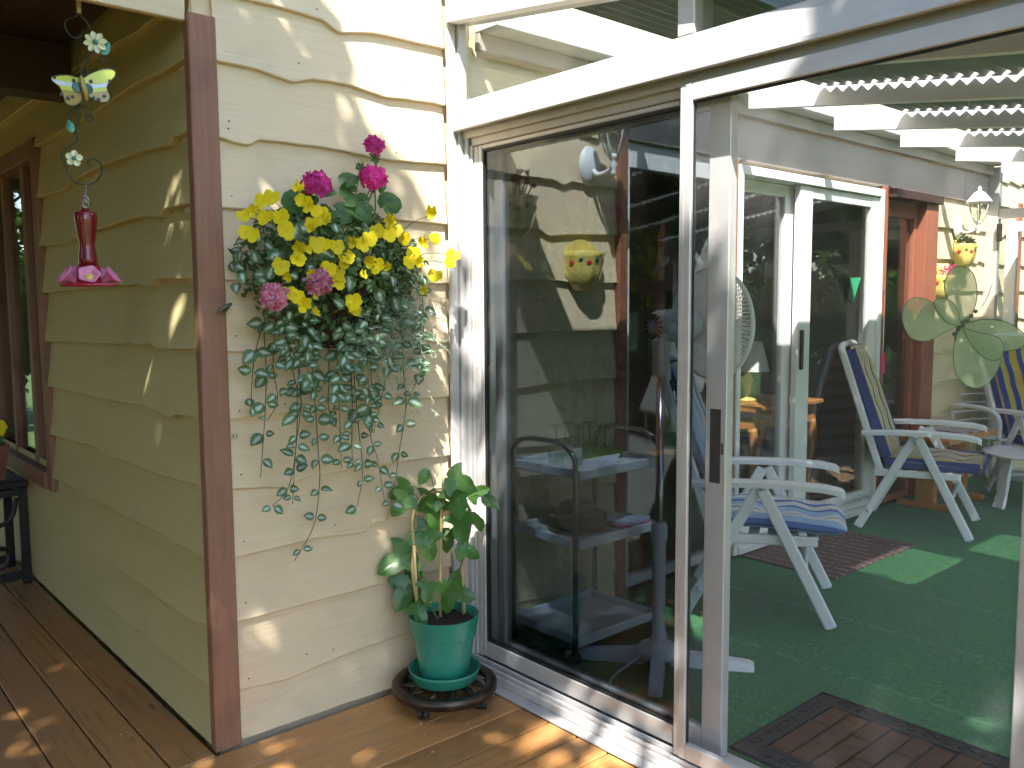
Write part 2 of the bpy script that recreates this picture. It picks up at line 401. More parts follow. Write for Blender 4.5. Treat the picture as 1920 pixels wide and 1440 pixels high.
def stripes(name, stops, period, axis=0, wear=0.06):
    mt, t, p = nodes_of(name)
    tc = t.nodes.new('ShaderNodeTexCoord'); sx = t.nodes.new('ShaderNodeSeparateXYZ'); t.links.new(tc.outputs['Object'], sx.inputs[0])
    n = noise(t, tc.outputs['Object'], 9, 3, .5)
    ma = t.nodes.new('ShaderNodeMath'); ma.operation = 'MULTIPLY_ADD'; ma.inputs[1].default_value = wear*period
    t.links.new(n, ma.inputs[0]); t.links.new(sx.outputs[axis], ma.inputs[2])
    dv = t.nodes.new('ShaderNodeMath'); dv.operation = 'DIVIDE'; dv.inputs[1].default_value = period; t.links.new(ma.outputs[0], dv.inputs[0])
    fr = t.nodes.new('ShaderNodeMath'); fr.operation = 'FRACT'; t.links.new(dv.outputs[0], fr.inputs[0])
    col = ramp(t, fr.outputs[0], stops, 'CONSTANT')
    t.links.new(col, p.inputs['Base Color']); p.inputs['Roughness'].default_value = .85; p.inputs['Specular IOR Level'].default_value = .2
    bump(t, p, noise(t, coords(t), 500, 2), .15, .002); return mt
M_blue_stripe = stripes('blue_striped_cotton', [(0, (.085, .15, .38)), (.14, (.32, .44, .62)), (.30, (.66, .64, .60)), (.52, (.10, .18, .45)), (.60, (.64, .62, .58)), (.78, (.33, .47, .66))], .26)
M_yel_stripe = stripes('yellow_blue_striped_cotton', [(0, (.03, .06, .24)), (.14, (.50, .40, .16)), (.40, (.64, .58, .42)), (.52, (.03, .06, .24)), (.64, (.52, .42, .18)), (.88, (.64, .58, .42))], .12)
M_wide_stripe = stripes('wide_yellow_blue_stripe', [(0, (.03, .055, .22)), (.44, (.44, .32, .07)), (.92, (.35, .20, .06))], .105)
M_navy = simple('navy_cotton', (.035, .065, .24), (.028, .05, .19), .85)

# ------------------------------------------------------------------ foliage helpers
def leaf_cloud(mb, centers, n, size, flat=.55, spread=None):
    for _ in range(n):
        c, rr = random.choice(centers)
        d = rv().normalized() * (random.random()**.5)
        p = Vector(c)+Vector((d.x*rr, d.y*rr, d.z*rr*.8))
        nrm = (Vector((random.gauss(0, 1), random.gauss(0, 1), random.gauss(.5, 1)))).normalized()
        u = nrm.orthogonal().normalized(); u.rotate(Matrix.Rotation(random.random()*6.283, 3, nrm)); w = nrm.cross(u)
        s_ = size*random.uniform(.6, 1.3)
        mb.add([p-u*s_*.5, p+w*s_*flat*.5+nrm*s_*.06, p+u*s_*.5, p-w*s_*flat*.5+nrm*s_*.06], [(0, 1, 2), (0, 2, 3)])
def make_tree(name, label, base, h, crown_c, crown_r, n, leaf, mat, nclump=40, cat='tree', group='garden trees', centers=None):
    t = thing(name, label, cat, base, group)
    b = Vector(base); cc = Vector(crown_c)
    tr = MB(); top = cc+Vector((0, 0, crown_r[2]*.35))
    mid = b.lerp(cc, .5)+Vector((random.uniform(-.12, .12), random.uniform(-.12, .12), 0))
    tr.tube([b-Vector((0, 0, .1)), b+Vector((0, 0, .3)), mid, cc, top], [.2*h/7, .15*h/7, .12*h/7, .08*h/7, .03*h/7], 9, 4)
    if centers is None:
        centers = []
        for _ in range(nclump):
            d = rv().normalized()*(random.uniform(.35, 1.0))
            centers.append((cc+Vector((d.x*crown_r[0], d.y*crown_r[1], d.z*crown_r[2])), random.uniform(.18, .34)*min(crown_r)))
    for c, rr in centers[::max(1, len(centers)//14)]:
        st = mid.lerp(cc, random.uniform(.2, 1.0)); c = Vector(c)
        tr.tube([st, st.lerp(c, .55)+Vector((0, 0, .15)), c], [.05*h/7, .03*h/7, .012*h/7], 6, 3)
    tr.build('trunk', M_bark, t, smooth=True)
    cr = MB(); leaf_cloud(cr, centers, n, leaf)
    cr.build('crown', mat, t, recalc=False)
    return t
M_bark = simple('bark', (.12, .085, .06), (.06, .045, .035), .9, ns=14, stretch=(6, 6, 1), bs=.8, bscale=12, bd=.02)

# ================================================================== GROUND, DECK
g = MB(); g.add([(-120, -120, -.42), (120, -120, -.42), (120, 120, -.42), (-120, 120, -.42)], [(0, 1, 2, 3)])
tag(g.build('ground', M_lawn, recalc=False), kind='structure')
def plank(parent, x0, x1, y0, y1, z1, along, th=.035, name='plank'):
    mb = MB(); of = off_of(parent)
    mb.box(x0, x1, y0, y1, z1-th, z1, .004)
    o = mb.build(name, M_deck, parent)
    me = o.data; uv = me.uv_layers.new(name='UVMap')
    for lp in me.loops:
        v = me.vertices[lp.vertex_index].co
        uv.data[lp.index].uv = (v.x, v.y+v.z) if along == 'x' else (v.y, v.x+v.z)
    return o
deck = thing('deck', None, None, (-1, -2, 0)); deck['kind'] = 'structure'
y = -.052; k = 0
while y > -4.2:
    x1 = .99; x0 = -4.6
    if k % 3 == 1: plank(deck, x0, -1.9-(k % 2)*.6, y-.139, y, 0, 'x'); x0 = -1.9-(k % 2)*.6+.004
    plank(deck, x0, x1, y-.139, y, random.uniform(-.0015, .0015), 'x'); y -= .144; k += 1
pdeck = thing('porch_deck', None, None, (-1, 2, 0)); pdeck['kind'] = 'structure'
x = -.004
while x > -3.7:
    plank(pdeck, x-.139, x, -.048, 5.6, random.uniform(-.0015, .0015), 'y'); x -= .144
j = MB()
for yy in (-.4, -1.6, -2.8, -4.0): j.box(-4.5, .95, yy-.03, yy+.03, -.2, -.04)
j.build('joist', M_dark, deck)
j = MB()
for yy in (.1, 1.4, 2.8, 4.2, 5.5): j.box(-3.6, -.02, yy-.03, yy+.03, -.2, -.04)
j.build('joist', M_dark, pdeck)
FZ = .07
fl = MB(); fl.box(1.19, 6.44, -3.08, -.012, -.2, FZ)
tag(fl.build('floor', M_carpet), kind='structure')

# ================================================================== HOUSE WALLS
EB = {
 'E0':[(0.0,2.50),(0.163,2.502),(0.330,2.500),(0.470,2.494),(0.553,2.462),(0.685,2.488),(0.986,2.491)],
 'E1':[(0.09,2.285),(0.218,2.284),(0.352,2.262),(0.443,2.283),(0.591,2.288),(0.726,2.267),(0.820,2.275),(0.990,2.276)],
 'E2':[(0.096,2.045),(0.163,2.033),(0.191,2.032),(0.239,2.055),(0.457,2.057),(0.744,2.041),(0.986,2.050)],
 'E3':[(0.094,1.821),(0.249,1.822),(0.492,1.825),(0.775,1.823),(0.992,1.818)],
 'E4':[(0.092,1.588),(0.184,1.593),(0.443,1.583),(0.996,1.586)],
 'E5':[(0.091,1.352),(0.233,1.346),(0.292,1.353),(0.353,1.369),(0.612,1.370),(0.851,1.368),(1.000,1.351)],
 'E6':[(0.089,1.121),(0.226,1.130),(0.429,1.131),(0.652,1.112),(0.747,1.141),(0.997,1.133)],
 'E7':[(0.095,0.889),(0.178,0.883),(0.296,0.865),(0.359,0.889),(0.554,0.898),(0.993,0.895)],
 'E8':[(0.096,0.653),(0.394,0.665),(0.593,0.649),(0.653,0.679),(0.870,0.674),(1.008,0.673)],
 'E9':[(0.097,0.428),(0.497,0.434),(1.012,0.434)],
 'E10':[(0.100,0.189),(0.274,0.173),(0.490,0.199),(0.797,0.211),(1.014,0.201)]}
EA = {
 'A0':[(0.0,2.47),(0.190,2.460),(0.318,2.468),(0.413,2.460),(0.954,2.499)],
 'A1':[(0.020,2.283),(0.162,2.284),(0.534,2.294),(0.871,2.280),(1.937,2.279)],
 'A2':[(0.036,2.057),(0.125,2.056),(0.172,2.037),(0.373,2.053),(0.907,2.063),(1.376,2.048),(1.458,2.026),(1.909,2.035)],
 'A3':[(0.037,1.832),(0.226,1.833),(0.286,1.811),(0.500,1.832),(0.977,1.817),(1.345,1.812),(1.444,1.788),(1.961,1.805)],
 'A4':[(0.026,1.591),(0.334,1.600),(0.409,1.573),(0.533,1.587),(1.113,1.583),(1.919,1.574)],
 'A5':[(0.028,1.362),(0.371,1.350),(0.425,1.364),(0.945,1.352),(1.993,1.334)],
 'A6':[(0.033,1.135),(0.213,1.128),(0.267,1.108),(0.495,1.130),(1.095,1.113),(1.727,1.112)],
 'A7':[(0.020,0.906),(0.407,0.887),(0.563,0.885),(0.906,0.883),(0.958,0.872),(1.217,0.894),(1.887,0.867)],
 'A8':[(0.022,0.666),(0.210,0.665),(0.294,0.653),(0.435,0.667),(0.694,0.654),(1.195,0.654),(1.301,0.641),(1.520,0.657),(1.903,0.648)],
 'A9':[(0.008,0.436),(0.109,0.413),(0.239,0.412),(0.466,0.417),(0.902,0.407),(1.173,0.413),(1.521,0.416),(1.621,0.408),(2.463,0.391)],
 'A10':[(0.001,0.226),(0.261,0.208),(0.492,0.212),(0.685,0.210),(0.772,0.192),(1.123,0.203),(1.784,0.206),(1.896,0.188),(2.509,0.198)]}
EI = {
 'I0':[(1.10,2.041),(1.176,2.041),(1.584,2.044),(1.659,2.025),(1.712,2.046),(1.847,2.041),(2.003,2.039)],
 'I1':[(1.185,1.826),(1.497,1.825),(1.570,1.799),(1.699,1.812),(2.019,1.825)],
 'I2':[(1.193,1.599),(1.557,1.609),(1.726,1.597),(2.021,1.600)],
 'I3':[(1.199,1.369),(1.373,1.377),(1.645,1.377),(2.007,1.375)],
 'I4':[(1.196,1.140),(1.335,1.135),(1.568,1.149),(1.644,1.135),(1.713,1.154),(1.994,1.147)]}
LEV = [2.50, 2.28, 2.05, 1.82, 1.587, 1.36, 1.13, .89, .66, .43, .20, 0.0]
def edge_at(pts, u):
    if u <= pts[0][0]: return pts[0][1]
    for (a, za), (b, zb) in zip(pts, pts[1:]):
        if u <= b:
            t = (u-a)/(b-a); t = t*t*(3-2*t) if abs(b-a) < .12 else t; return za+(zb-za)*t
    return pts[-1][1]
def random_edge(u0, u1, z, seed):
    rnd = random.Random(seed); pts = [(u0, z)]; u = u0; zz = z
    while u < u1:
        st = rnd.uniform(.15, .4); u += st; zz = z+rnd.uniform(-.008, .012); pts.append((u, zz))
        if rnd.random() < .4:
            pts[-1] = (u, z-.020); u += .05; pts.append((u, z+.006))
    return pts
def siding(parent, axis, plane, u0, u1, pts, ztop, mat, out=.03, thin=.009, seed=0, straight=False):
    """one waney-edge board; axis x: face looks to -y, axis y: face looks to -x"""
    n = max(4, int((u1-u0)/.018)); mb = MB(); vs = []
    for i in range(n+1):
        u = u0+(u1-u0)*i/n
        z = edge_at(pts, u) + (0 if straight else .0025*MN.noise(Vector((u*9, seed*3.7, 0)))+.0015*MN.noise(Vector((u*31, seed*1.7, 5))))
        w = .0012*MN.noise(Vector((u*2.2, seed, 9)))
        prof = [(.004, z), (out-.003+w, z), (out+w, z+.004), (out*.80+w, z+.06), (thin+w, ztop), (.002, ztop)]
        for o_, zz in prof:
            vs.append((u, plane-o_, zz) if axis == 'x' else (plane-o_, u, zz))
    k = 6
    fs = [[i*k+q, i*k+(q+1) % k, (i+1)*k+(q+1) % k, (i+1)*k+q] for i in range(n) for q in range(k)]
    fs += [list(range(k)), [n*k+q for q in range(k)]]
    mb.add(vs, fs); return mb.build('siding_board', mat, parent, angle=35)
fwall = thing('house_front_wall', 'cream waney-edge board wall of the house running into the sunroom', 'wall', (.5, .05, 0))
w_ = MB()
w_.box(.03, 2.04, 0, .12, -.3, 3.6); w_.build('sheathing', M_cream_x, fwall)
w_ = MB(); w_.box(2.04, 5.40, 0, .12, 2.27, 3.6); w_.build('sheathing', M_cream_x, fwall)
w_ = MB(); w_.box(5.40, 9.5, 0, .12, -.3, 3.6); w_.build('sheathing', M_cream_x, fwall)
w_ = MB(); w_.box(2.04, 5.40, -.005, .12, -.3, .085); w_.build('sheathing', M_dark, fwall)
keys = list(EB)
zt = 2.76
siding(fwall, 'x', 0, 0.0, 1.005, EB['E0'], 2.76, M_cream_x, seed=1)
siding(fwall, 'x', 0, 0.0, 1.005, random_edge(0, 1, 2.73, 5), 2.98, M_cream_x, seed=44)
siding(fwall, 'x', 0, 0.0, 1.005, random_edge(0, 1, 2.95, 6), 3.2, M_cream_x, seed=45)
for i in range(1, 11):
    siding(fwall, 'x', 0, .0905, 1.008, EB[keys[i]], LEV[i-1]+.035, M_cream_x, seed=i*2)
siding(fwall, 'x', 0, .0905, 1.008, [(0, .012), (1, .006)], .235, M_cream_x, seed=30)
# header boards over the porch opening
hb = MB(); hb.box(-3.7, -.001, -.028, 0, 2.392, 2.60, .003); hb.build('header_board', M_cream_x, fwall)
siding(fwall, 'x', 0, -3.7, -.002, [(-3.7, 2.575), (0, 2.58)], 2.82, M_cream_x, seed=60)
siding(fwall, 'x', 0, -3.7, -.002, [(-3.7, 2.80), (0, 2.80)], 3.05, M_cream_x, seed=61)
nl = MB(); rn = random.Random(4)
for i, lv in enumerate(LEV[:-1]):
    for xx in [rn.uniform(.12, .98) for _ in range(5)]+[.13, .95]:
        zz_ = lv+rn.choice((.03, .05, .15))+rn.uniform(-.01, .01); o_ = .030-.10*(zz_-lv)
        nl.lathe([(0, .0012), (.0030, .0010), (.0034, -.004)], 7, aim((xx, -o_+.0005, zz_), (0, -1, 0)))
tag(nl.build('nail_heads', M_nail, fwall), kind='stuff')
eh = MB(); eh.tube([(.105, -.026, 1.07), (.105, -.040, 1.07)], .0022, 6); eh.tube([(.105+.007*math.cos(k*.6), -.044, 1.07+.007*math.sin(k*.6)) for k in range(12)], .0018, 5); eh.build('eye_hook', M_steel, fwall)
# post on the corner
pm = MB(); pm.box(0, .09, -.045, -.0005, 0.003, 2.418, .004); pm.build('corner_post', M_brown, fwall)
# boards inside the sunroom
ki = list(EI)
siding(fwall, 'x', 0, 1.092, 2.008, random_edge(1.1, 2.0, 2.27, 3), 2.55, M_cream_x, seed=70)
for i in range(5): siding(fwall, 'x', 0, 1.092, 2.008, EI[ki[i]], LEV[i+1]+.035, M_cream_x, seed=71+i)
for i in range(7, 12): siding(fwall, 'x', 0, 1.092, 2.008, random_edge(1.1, 2.0, max(LEV[i], .09), 80+i), LEV[i-1]+.035, M_cream_x, seed=80+i)
for i in range(1, 12):
    siding(fwall, 'x', 0, 5.425, 6.43, random_edge(5.4, 6.4, max(LEV[i], .09), 90+i), LEV[i-1]+.035, M_cream_x, seed=90+i)
    siding(fwall, 'x', 0, 6.50, 8.6, random_edge(6.5, 8.6, LEV[i], 120+i), LEV[i-1]+.035, M_cream_x, seed=120+i)
siding(fwall, 'x', 0, 6.50, 8.6, random_edge(6.5, 8.6, 2.5, 150), 2.76, M_cream_x, seed=150)
siding(fwall, 'x', 0, 6.50, 8.6, random_edge(6.5, 8.6, 2.73, 151), 3.0, M_cream_x, seed=151)
c_ = MB(); c_.box(7.10, 7.19, -.04, -.0005, 0, 2.34, .003); c_.build('trim_board', M_redwood, fwall)
# lintel fascia over the doors
c_ = MB(); c_.box(2.009, 6.43, -.032, -.001, 2.275, 2.50, .003); c_.build('lintel_board', M_lintel, fwall)
c_ = MB(); c_.box(2.011, 2.068, -.046, -.0005, .085, 2.273, .003); c_.build('trim_board', M_redwood, fwall)
c_ = MB(); c_.box(2.902, 2.972, -.04, .05, .085, 2.273, .003); c_.build('trim_board', M_redwood, fwall)
c_ = MB(); c_.box(4.642, 4.712, -.04, .05, .085, 2.273, .003); c_.build('trim_board', M_redwood, fwall)
c_ = MB(); c_.box(5.222, 5.42, -.075, .05, .085, 2.20, .003); c_.build('trim_board', M_redwood, fwall)
c_ = MB(); c_.box(4.70, 5.44, -.10, -.033, 2.202, 2.262, .004); c_.build('window_hood', M_dark, fwall)
def framed(parent, name, x0, x1, z0, z1, yf, w, d, mat, gm, top=None):
    f = MB(); t_ = top or w
    f.box(x0, x0+w, yf, yf+d, z0, z1, .003); f.box(x1-w, x1, yf, yf+d, z0, z1, .003)
    f.box(x0+w, x1-w, yf+.002, yf+d-.002, z0, z0+w, .003); f.box(x0+w, x1-w, yf+.002, yf+d-.002, z1-t_, z1, .003)
    o = f.build(name, mat, parent)
    p_ = MB(); p_.box(x0+w-.004, x1-w+.004, yf+d*.5-.003, yf+d*.5+.003, z0+w-.004, z1-t_+.004); p_.build('pane', gm, o)
    return o
framed(fwall, 'house_window', 2.070, 2.900, .09, 2.272, -.012, .05, .06, M_white, M_glass_house, .12)
framed(fwall, 'house_window', 4.714, 5.220, .09, 2.20, -.012, .045, .06, M_redwood, M_glass_house, .11)
pd_ = MB(); pd_.box(2.974, 3.012, -.05, .09, .087, 2.25, .003); pd_.box(4.60, 4.640, -.05, .09, .087, 2.25, .003)
pd_.box(3.012, 4.60, -.048, .09, 2.20, 2.25, .003); pd_.box(3.012, 4.60, -.06, .09, .087, .125, .003)
pdoor = pd_.build('patio_door', M_white, fwall); pdoor['label'] = 'white patio door with two glazed leaves'
def leaf(x0, x1, yf, wl, wr, nm):
    f = MB(); z0, z1 = .128, 2.196
    f.box(x0, x0+wl, yf, yf+.04, z0, z1, .003); f.box(x1-wr, x1, yf, yf+.04, z0, z1, .003)
    f.box(x0+wl, x1-wr, yf+.002, yf+.038, z0, z0+.11, .003); f.box(x0+wl, x1-wr, yf+.002, yf+.038, z1-.07, z1, .003)
    f.build('door_leaf', M_white, pdoor)
    p_ = MB(); p_.box(x0+wl-.004, x1-wr+.004, yf+.017, yf+.023, z0+.106, z1-.066); p_.build('pane', M_glass_house, pdoor)
leaf(3.014, 3.66, .035, .03, .10, 'a'); leaf(3.62, 4.598, -.03, .14, .10, 'b')
h_ = MB(); h_.box(3.64, 3.665, -.05, -.032, 1.10, 1.34, .004); h_.build('handle', M_rubber, pdoor)

# wall A
swall = thing('porch_side_wall', 'shade-tinted cream waney-edge board wall inside the porch, left of the brown post', 'wall', (.05, 1.5, 0))
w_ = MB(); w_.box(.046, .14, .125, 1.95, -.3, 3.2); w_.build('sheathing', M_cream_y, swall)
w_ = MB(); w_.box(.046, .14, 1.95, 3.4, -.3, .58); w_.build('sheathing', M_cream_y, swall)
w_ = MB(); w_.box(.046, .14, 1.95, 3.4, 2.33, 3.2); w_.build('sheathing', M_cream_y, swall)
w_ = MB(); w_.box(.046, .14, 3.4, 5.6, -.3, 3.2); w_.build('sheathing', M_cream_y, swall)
ka = list(EA)
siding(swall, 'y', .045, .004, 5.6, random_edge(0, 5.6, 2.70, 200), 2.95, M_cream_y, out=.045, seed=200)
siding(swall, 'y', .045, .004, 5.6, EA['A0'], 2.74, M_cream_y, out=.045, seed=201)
for i in range(1, 11):
    far = 5.6 if i in (1, 9, 10) else 1.952
    ext = EA[ka[i]]
    if far > 3: ext = ext+[p for p in random_edge(ext[-1][0]+.2, 5.6, LEV[i], 210+i)]
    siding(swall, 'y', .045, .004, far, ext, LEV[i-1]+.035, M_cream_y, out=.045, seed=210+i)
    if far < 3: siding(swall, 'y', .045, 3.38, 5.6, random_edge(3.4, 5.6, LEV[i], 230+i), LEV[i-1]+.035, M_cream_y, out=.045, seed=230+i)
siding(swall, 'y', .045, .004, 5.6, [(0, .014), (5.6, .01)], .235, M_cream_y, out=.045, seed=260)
wf = MB()
wf.box(-.004, .10, 1.954, 2.045, .575, 2.33, .004); wf.box(-.004, .10, 3.29, 3.378, .575, 2.33, .004)
wf.box(-.002, .10, 2.045, 3.29, 2.24, 2.328, .004); wf.box(-.02, .10, 2.045, 3.29, .577, .665, .004)
wf.box(.03, .09, 2.36, 2.43, .665, 2.24, .004); wf.box(.03, .09, 2.85, 2.90, .665, 2.24, .004)
win = wf.build('window', M_brown, swall)
p_ = MB(); p_.box(.058, .064, 2.04, 3.295, .66, 2.245); p_.build('pane', M_glass_house, win)

# porch roof
pc = thing('porch_ceiling', 'dark brown boarded porch ceiling with a cross beam above the bird feeder', 'ceiling', (-2, 2.5, 2.6))
x = -.01; i = 0
while x > -3.7:
    b_ = MB(); b_.box(x-.148, x, .005, 5.6, 2.605, 2.63, .003); b_.build('ceiling_board', M_dark, pc); x -= .151
b_ = MB(); b_.box(-3.7, -.002, 1.25, 1.40, 2.39, 2.604, .004); b_.build('cross_beam', M_dark, pc)
b_ = MB(); b_.box(-3.7, -.002, 4.6, 4.75, 2.39, 2.604, .004); b_.build('cross_beam', M_dark, pc)
b_ = MB(); b_.box(-3.75, .5, -.03, 5.7, 3.06, 3.14); b_.build('roof_deck', M_dark, pc)
for yy in (-.0, 2.8, 5.4):
    b_ = MB(); b_.box(-3.68, -3.56, yy, yy+.12, -.3, 2.6, .004); b_.build('porch_post', M_brown, pc)

# room behind the windows
rm = MB(); rm.box(.16, 7.0, .13, 3.3, -.05, .06); tag(rm.build('interior_floor', M_floor_in), kind='structure')
rm = MB(); rm.box(.16, 7.0, 3.3, 3.4, 0, 2.6); rm.box(6.9, 7.0, .13, 3.3, 0, 2.6)
rm.box(1.20, 1.28, .13, 3.3, .06, 2.55); rm.box(2.925, 2.965, .13, 3.3, .06, 2.55)  # partitions added to keep the rooms behind the panes dark
tag(rm.build('interior_wall', M_wall_in), kind='structure')
rm = MB(); rm.box(.16, 7.0, .13, 3.4, 2.55, 2.65); tag(rm.build('interior_ceiling', M_wall_in), kind='structure')
rf = MB(); rf.prism([(-.1, .13, 3.6), (9.6, .13, 3.6), (9.6, 6, 5.0), (-.1, 6, 5.0)], (0, 0, .08))
tag(rf.build('house_roof', M_dark), 'dark roof slope of the house above the cream wall', 'roof')

# ================================================================== SUNROOM
sr = thing('sunroom', 'aluminium framed glass sunroom with ribbed roof built against the cream wall', 'sunroom', (3.7, -1.5, 0))
def part(name, mat, *boxes, bev=.003, parent=None):
    b = MB()
    for q in boxes: b.box(*q, bev)
    return b.build(name, mat, parent or sr)
part('corner_trim', M_alu, (1.010, 1.050, -.046, -.031, .004, 2.86), (1.052, 1.092, -.060, -.012, .004, 2.86))
part('jamb', M_alu, (1.072, 1.094, -.085, -.061, .062, 2.186), (1.082, 1.18, -.100, -.0855, .062, 2.186), (1.090, 1.18, -.127, -.1005, .062, 2.1205))
part('jamb', M_alu, (1.073, 1.18, -2.24, -2.152, .062, 2.1205))
part('sill', M_alu, (.985, 1.062, -3.1, -.061, .002, .012), (1.030, 1.185, -3.1, -.060, .0125, .046), (1.040, 1.048, -3.1, -.0605, .0465, .062), (1.074, 1.082, -3.1, -.0605, .0465, .066), (1.118, 1.188, -3.1, -.0605, .0465, .066))
part('head_rail', M_alu, (1.040, 1.17, -3.1, -.0605, 2.196, 2.262), (1.055, 1.16, -3.1, -.0605, 2.2625, 2.292), (1.026, 1.046, -3.1, -.05, 2.176, 2.1955))
part('head_track', M_alu_dark, (1.082, 1.18, -3.1, -.0615, 2.121, 2.1955), (1.066, 1.0815, -3.1, -.0615, 2.150, 2.1955))
ZB = lambda y: 2.525-.135*abs(y)          # underside of rafters
def slope_box(mb, x0, x1, y0, y1, z0f, z1f):
    mb.prism([(x0, y0, z0f(y0)), (x0, y1, z0f(y1)), (x0, y1, z1f(y1)), (x0, y0, z1f(y0))], (x1-x0, 0, 0))
b_ = MB(); b_.box(1.055, 1.15, -1.182, -1.120, 2.2925, ZB(1.15)+.07, .003); b_.build('mullion', M_alu, sr)
b_ = MB(); b_.box(1.055, 1.15, -2.24, -2.18, 2.2205, ZB(2.2)+.07, .003); b_.build('mullion', M_alu, sr)
b_ = MB(); b_.box(1.055, 1.15, -3.1, -3.03, .0665, ZB(3.06)+.07, .003); b_.build('corner_column', M_alu, sr)
b_ = MB(); slope_box(b_, 1.0, 1.05, -3.2, -.047, lambda y: ZB(y)+.068, lambda y: ZB(y)+.175); b_.build('gable_fascia', M_white, sr)
b_ = MB(); slope_box(b_, 1.051, 1.105, -3.1, -.061, lambda y: ZB(y)+.072, lambda y: ZB(y)+.117); b_.build('top_plate', M_alu, sr)
for (ya, yb) in ((-1.1205, -.0625), (-2.1795, -1.1825), (-3.03, -2.2405)):
    b_ = MB(); slope_box(b_, 1.098, 1.103, ya, yb, lambda y: 2.2915, lambda y: ZB(y)+.0725); b_.build('transom_pane', M_glass, sr)
# fixed leaf
fx = part('fixed_leaf', M_alu, (1.090, 1.116, -.150, -.128, .0668, 2.1205), (1.090, 1.116, -1.134, -1.106, .0668, 2.1205), (1.0905, 1.1155, -1.106, -.150, .0668, .132), (1.0905, 1.1155, -1.106, -.150, 2.104, 2.1205))
b_ = MB(); b_.box(1.094, 1.112, -1.108, -.148, .1325, .141); b_.box(1.094, 1.112, -1.108, -.148, 2.094, 2.1035); b_.box(1.094, 1.112, -.158, -.1505, .141, 2.094); b_.build('gasket', M_rubber, fx)
b_ = MB(); b_.box(1.101, 1.106, -1.107, -.150, .134, 2.102); b_.build('pane', M_glass_dark, fx)
# sliding glass leaf, pushed open behind the fixed one
sl = part('sliding_leaf', M_alu, (1.128, 1.165, -.225, -.175, .0672, 2.1205), (1.128, 1.165, -1.265, -1.188, .0672, 2.1205), (1.129, 1.164, -1.188, -.225, .0672, .14), (1.129, 1.164, -1.188, -.225, 2.085, 2.1205))
b_ = MB(); b_.box(1.142, 1.147, -1.190, -.223, .138, 2.087); b_.build('pane', M_glass_dark, sl)
b_ = MB(); b_.box(1.1255, 1.1279, -1.246, -1.207, .948, 1.178, .001); b_.build('handle', M_rubber, sl)
b_ = MB(); b_.box(1.124, 1.1278, -1.256, -1.250, 1.04, 1.075, .001); b_.build('latch', M_rubber, sl)
# insect screen leaf in front of the opening
sc_ = part('screen_leaf', M_alu, (1.046, 1.072, -1.160, -1.140, .0665, 2.149), (1.043, 1.070, -1.186, -1.1605, .0665, 2.149), (1.043, 1.070, -2.150, -2.112, .0665, 2.149), (1.0435, 1.0695, -2.112, -1.186, .0665, .118), (1.0435, 1.0695, -2.112, -1.186, 2.096, 2.149))
b_ = MB(); b_.add([(1.057, -2.114, .115), (1.057, -1.184, .115), (1.057, -1.184, 2.098), (1.057, -2.114, 2.098)], [(0, 1, 2, 3)]); b_.build('screen_mesh', M_screen, sc_, recalc=False)
b_ = MB(); b_.box(1.0525, 1.0615, -2.112, -1.1865, 2.090, 2.0958); b_.box(1.0525, 1.0615, -1.190, -1.1865, .122, 2.09); b_.build('spline', M_rubber, sc_)
# third glazed bay
b_ = MB(); b_.box(1.101, 1.106, -3.03, -2.24, .067, 2.087); b_.build('pane', M_glass, sr)
# ledger, rafters, roof
part('ledger', M_greytrim, (1.152, 6.44, -.175, -.0335, 2.575, 2.645), bev=.004)
part('ledger', M_lintel, (1.152, 6.44, -.066, -.0335, 2.505, 2.5745), bev=.004)
RX = [1.99, 2.848, 3.715, 4.56, 5.42, 6.28]
for rx in RX:
    b_ = MB(); slope_box(b_, rx, rx+.045, -3.12, -.1755, ZB, lambda y: ZB(y)+.088); b_.build('rafter', M_white, sr)
SH0, SH1 = -.58, -3.25
def roof_sheet(x0, x1, y0, y1, holes, name, mat, pitch=.062, amp=.012, gaps=()):
    """corrugations run along x; cross-section is a blunt zigzag in y; nail holes are real gaps"""
    n = int(abs(y1-y0)/pitch); mb = MB(); ys = []; vs = []; zz = []
    for i in range(n):
        yy = y0-i*pitch
        ys += [yy, yy-pitch*.42, yy-pitch*.50, yy-pitch*.92]
        zz += [0, 2*amp, 2*amp, 0]
    cuts = {x0, x1}
    for h in holes: cuts |= {h-.0035, h+.0035}
    for q in gaps: cuts |= {q[0], q[1]}
    xs = sorted(c for c in cuts if x0 <= c <= x1); m_ = len(xs)
    for yy, z in zip(ys, zz):
        for xx in xs: vs.append((xx, yy, ZB(yy)+.089+z))
    fs = []
    for i in range(len(ys)-1):
        for k in range(m_-1):
            xm = (xs[k]+xs[k+1])/2
            if i % 4 == 1 and any(abs(xm-h) < .003 for h in holes): continue
            if any(q[0] < xm < q[1] and q[2] < ys[i] < q[3] for q in gaps): continue
            fs.append((i*m_+k, i*m_+k+1, (i+1)*m_+k+1, (i+1)*m_+k))
    mb.add(vs, fs); return mb.build(name, mat, sr, recalc=False)
M_sheet = simple('grey_ribbed_roofing', (.25, .25, .255), (.20, .20, .205), .6, ns=6)
GAPS = [(2.08, 2.72, -1.98, -1.68), (2.93, 3.45, -2.32, -1.94)]  # unseen roof openings added so sun patches fall on the carpet
for q in GAPS:
    b_ = MB(); slope_box(b_, q[0]-.02, q[1]+.02, q[2]-.03, q[3]+.03, lambda y: ZB(y)+.116, lambda y: ZB(y)+.119); b_.build('added_skylight_panel', M_sky_panel, sr)
bays = [1.04]+[r+.022 for r in RX]
for i in range(len(bays)-1):
    a, b = bays[i], bays[i+1]
    roof_sheet(a+.001, b-.036, SH0, SH1, [a+.055, a+(b-a)*.5, b-.09], 'roof_sheet', M_sheet, gaps=GAPS)
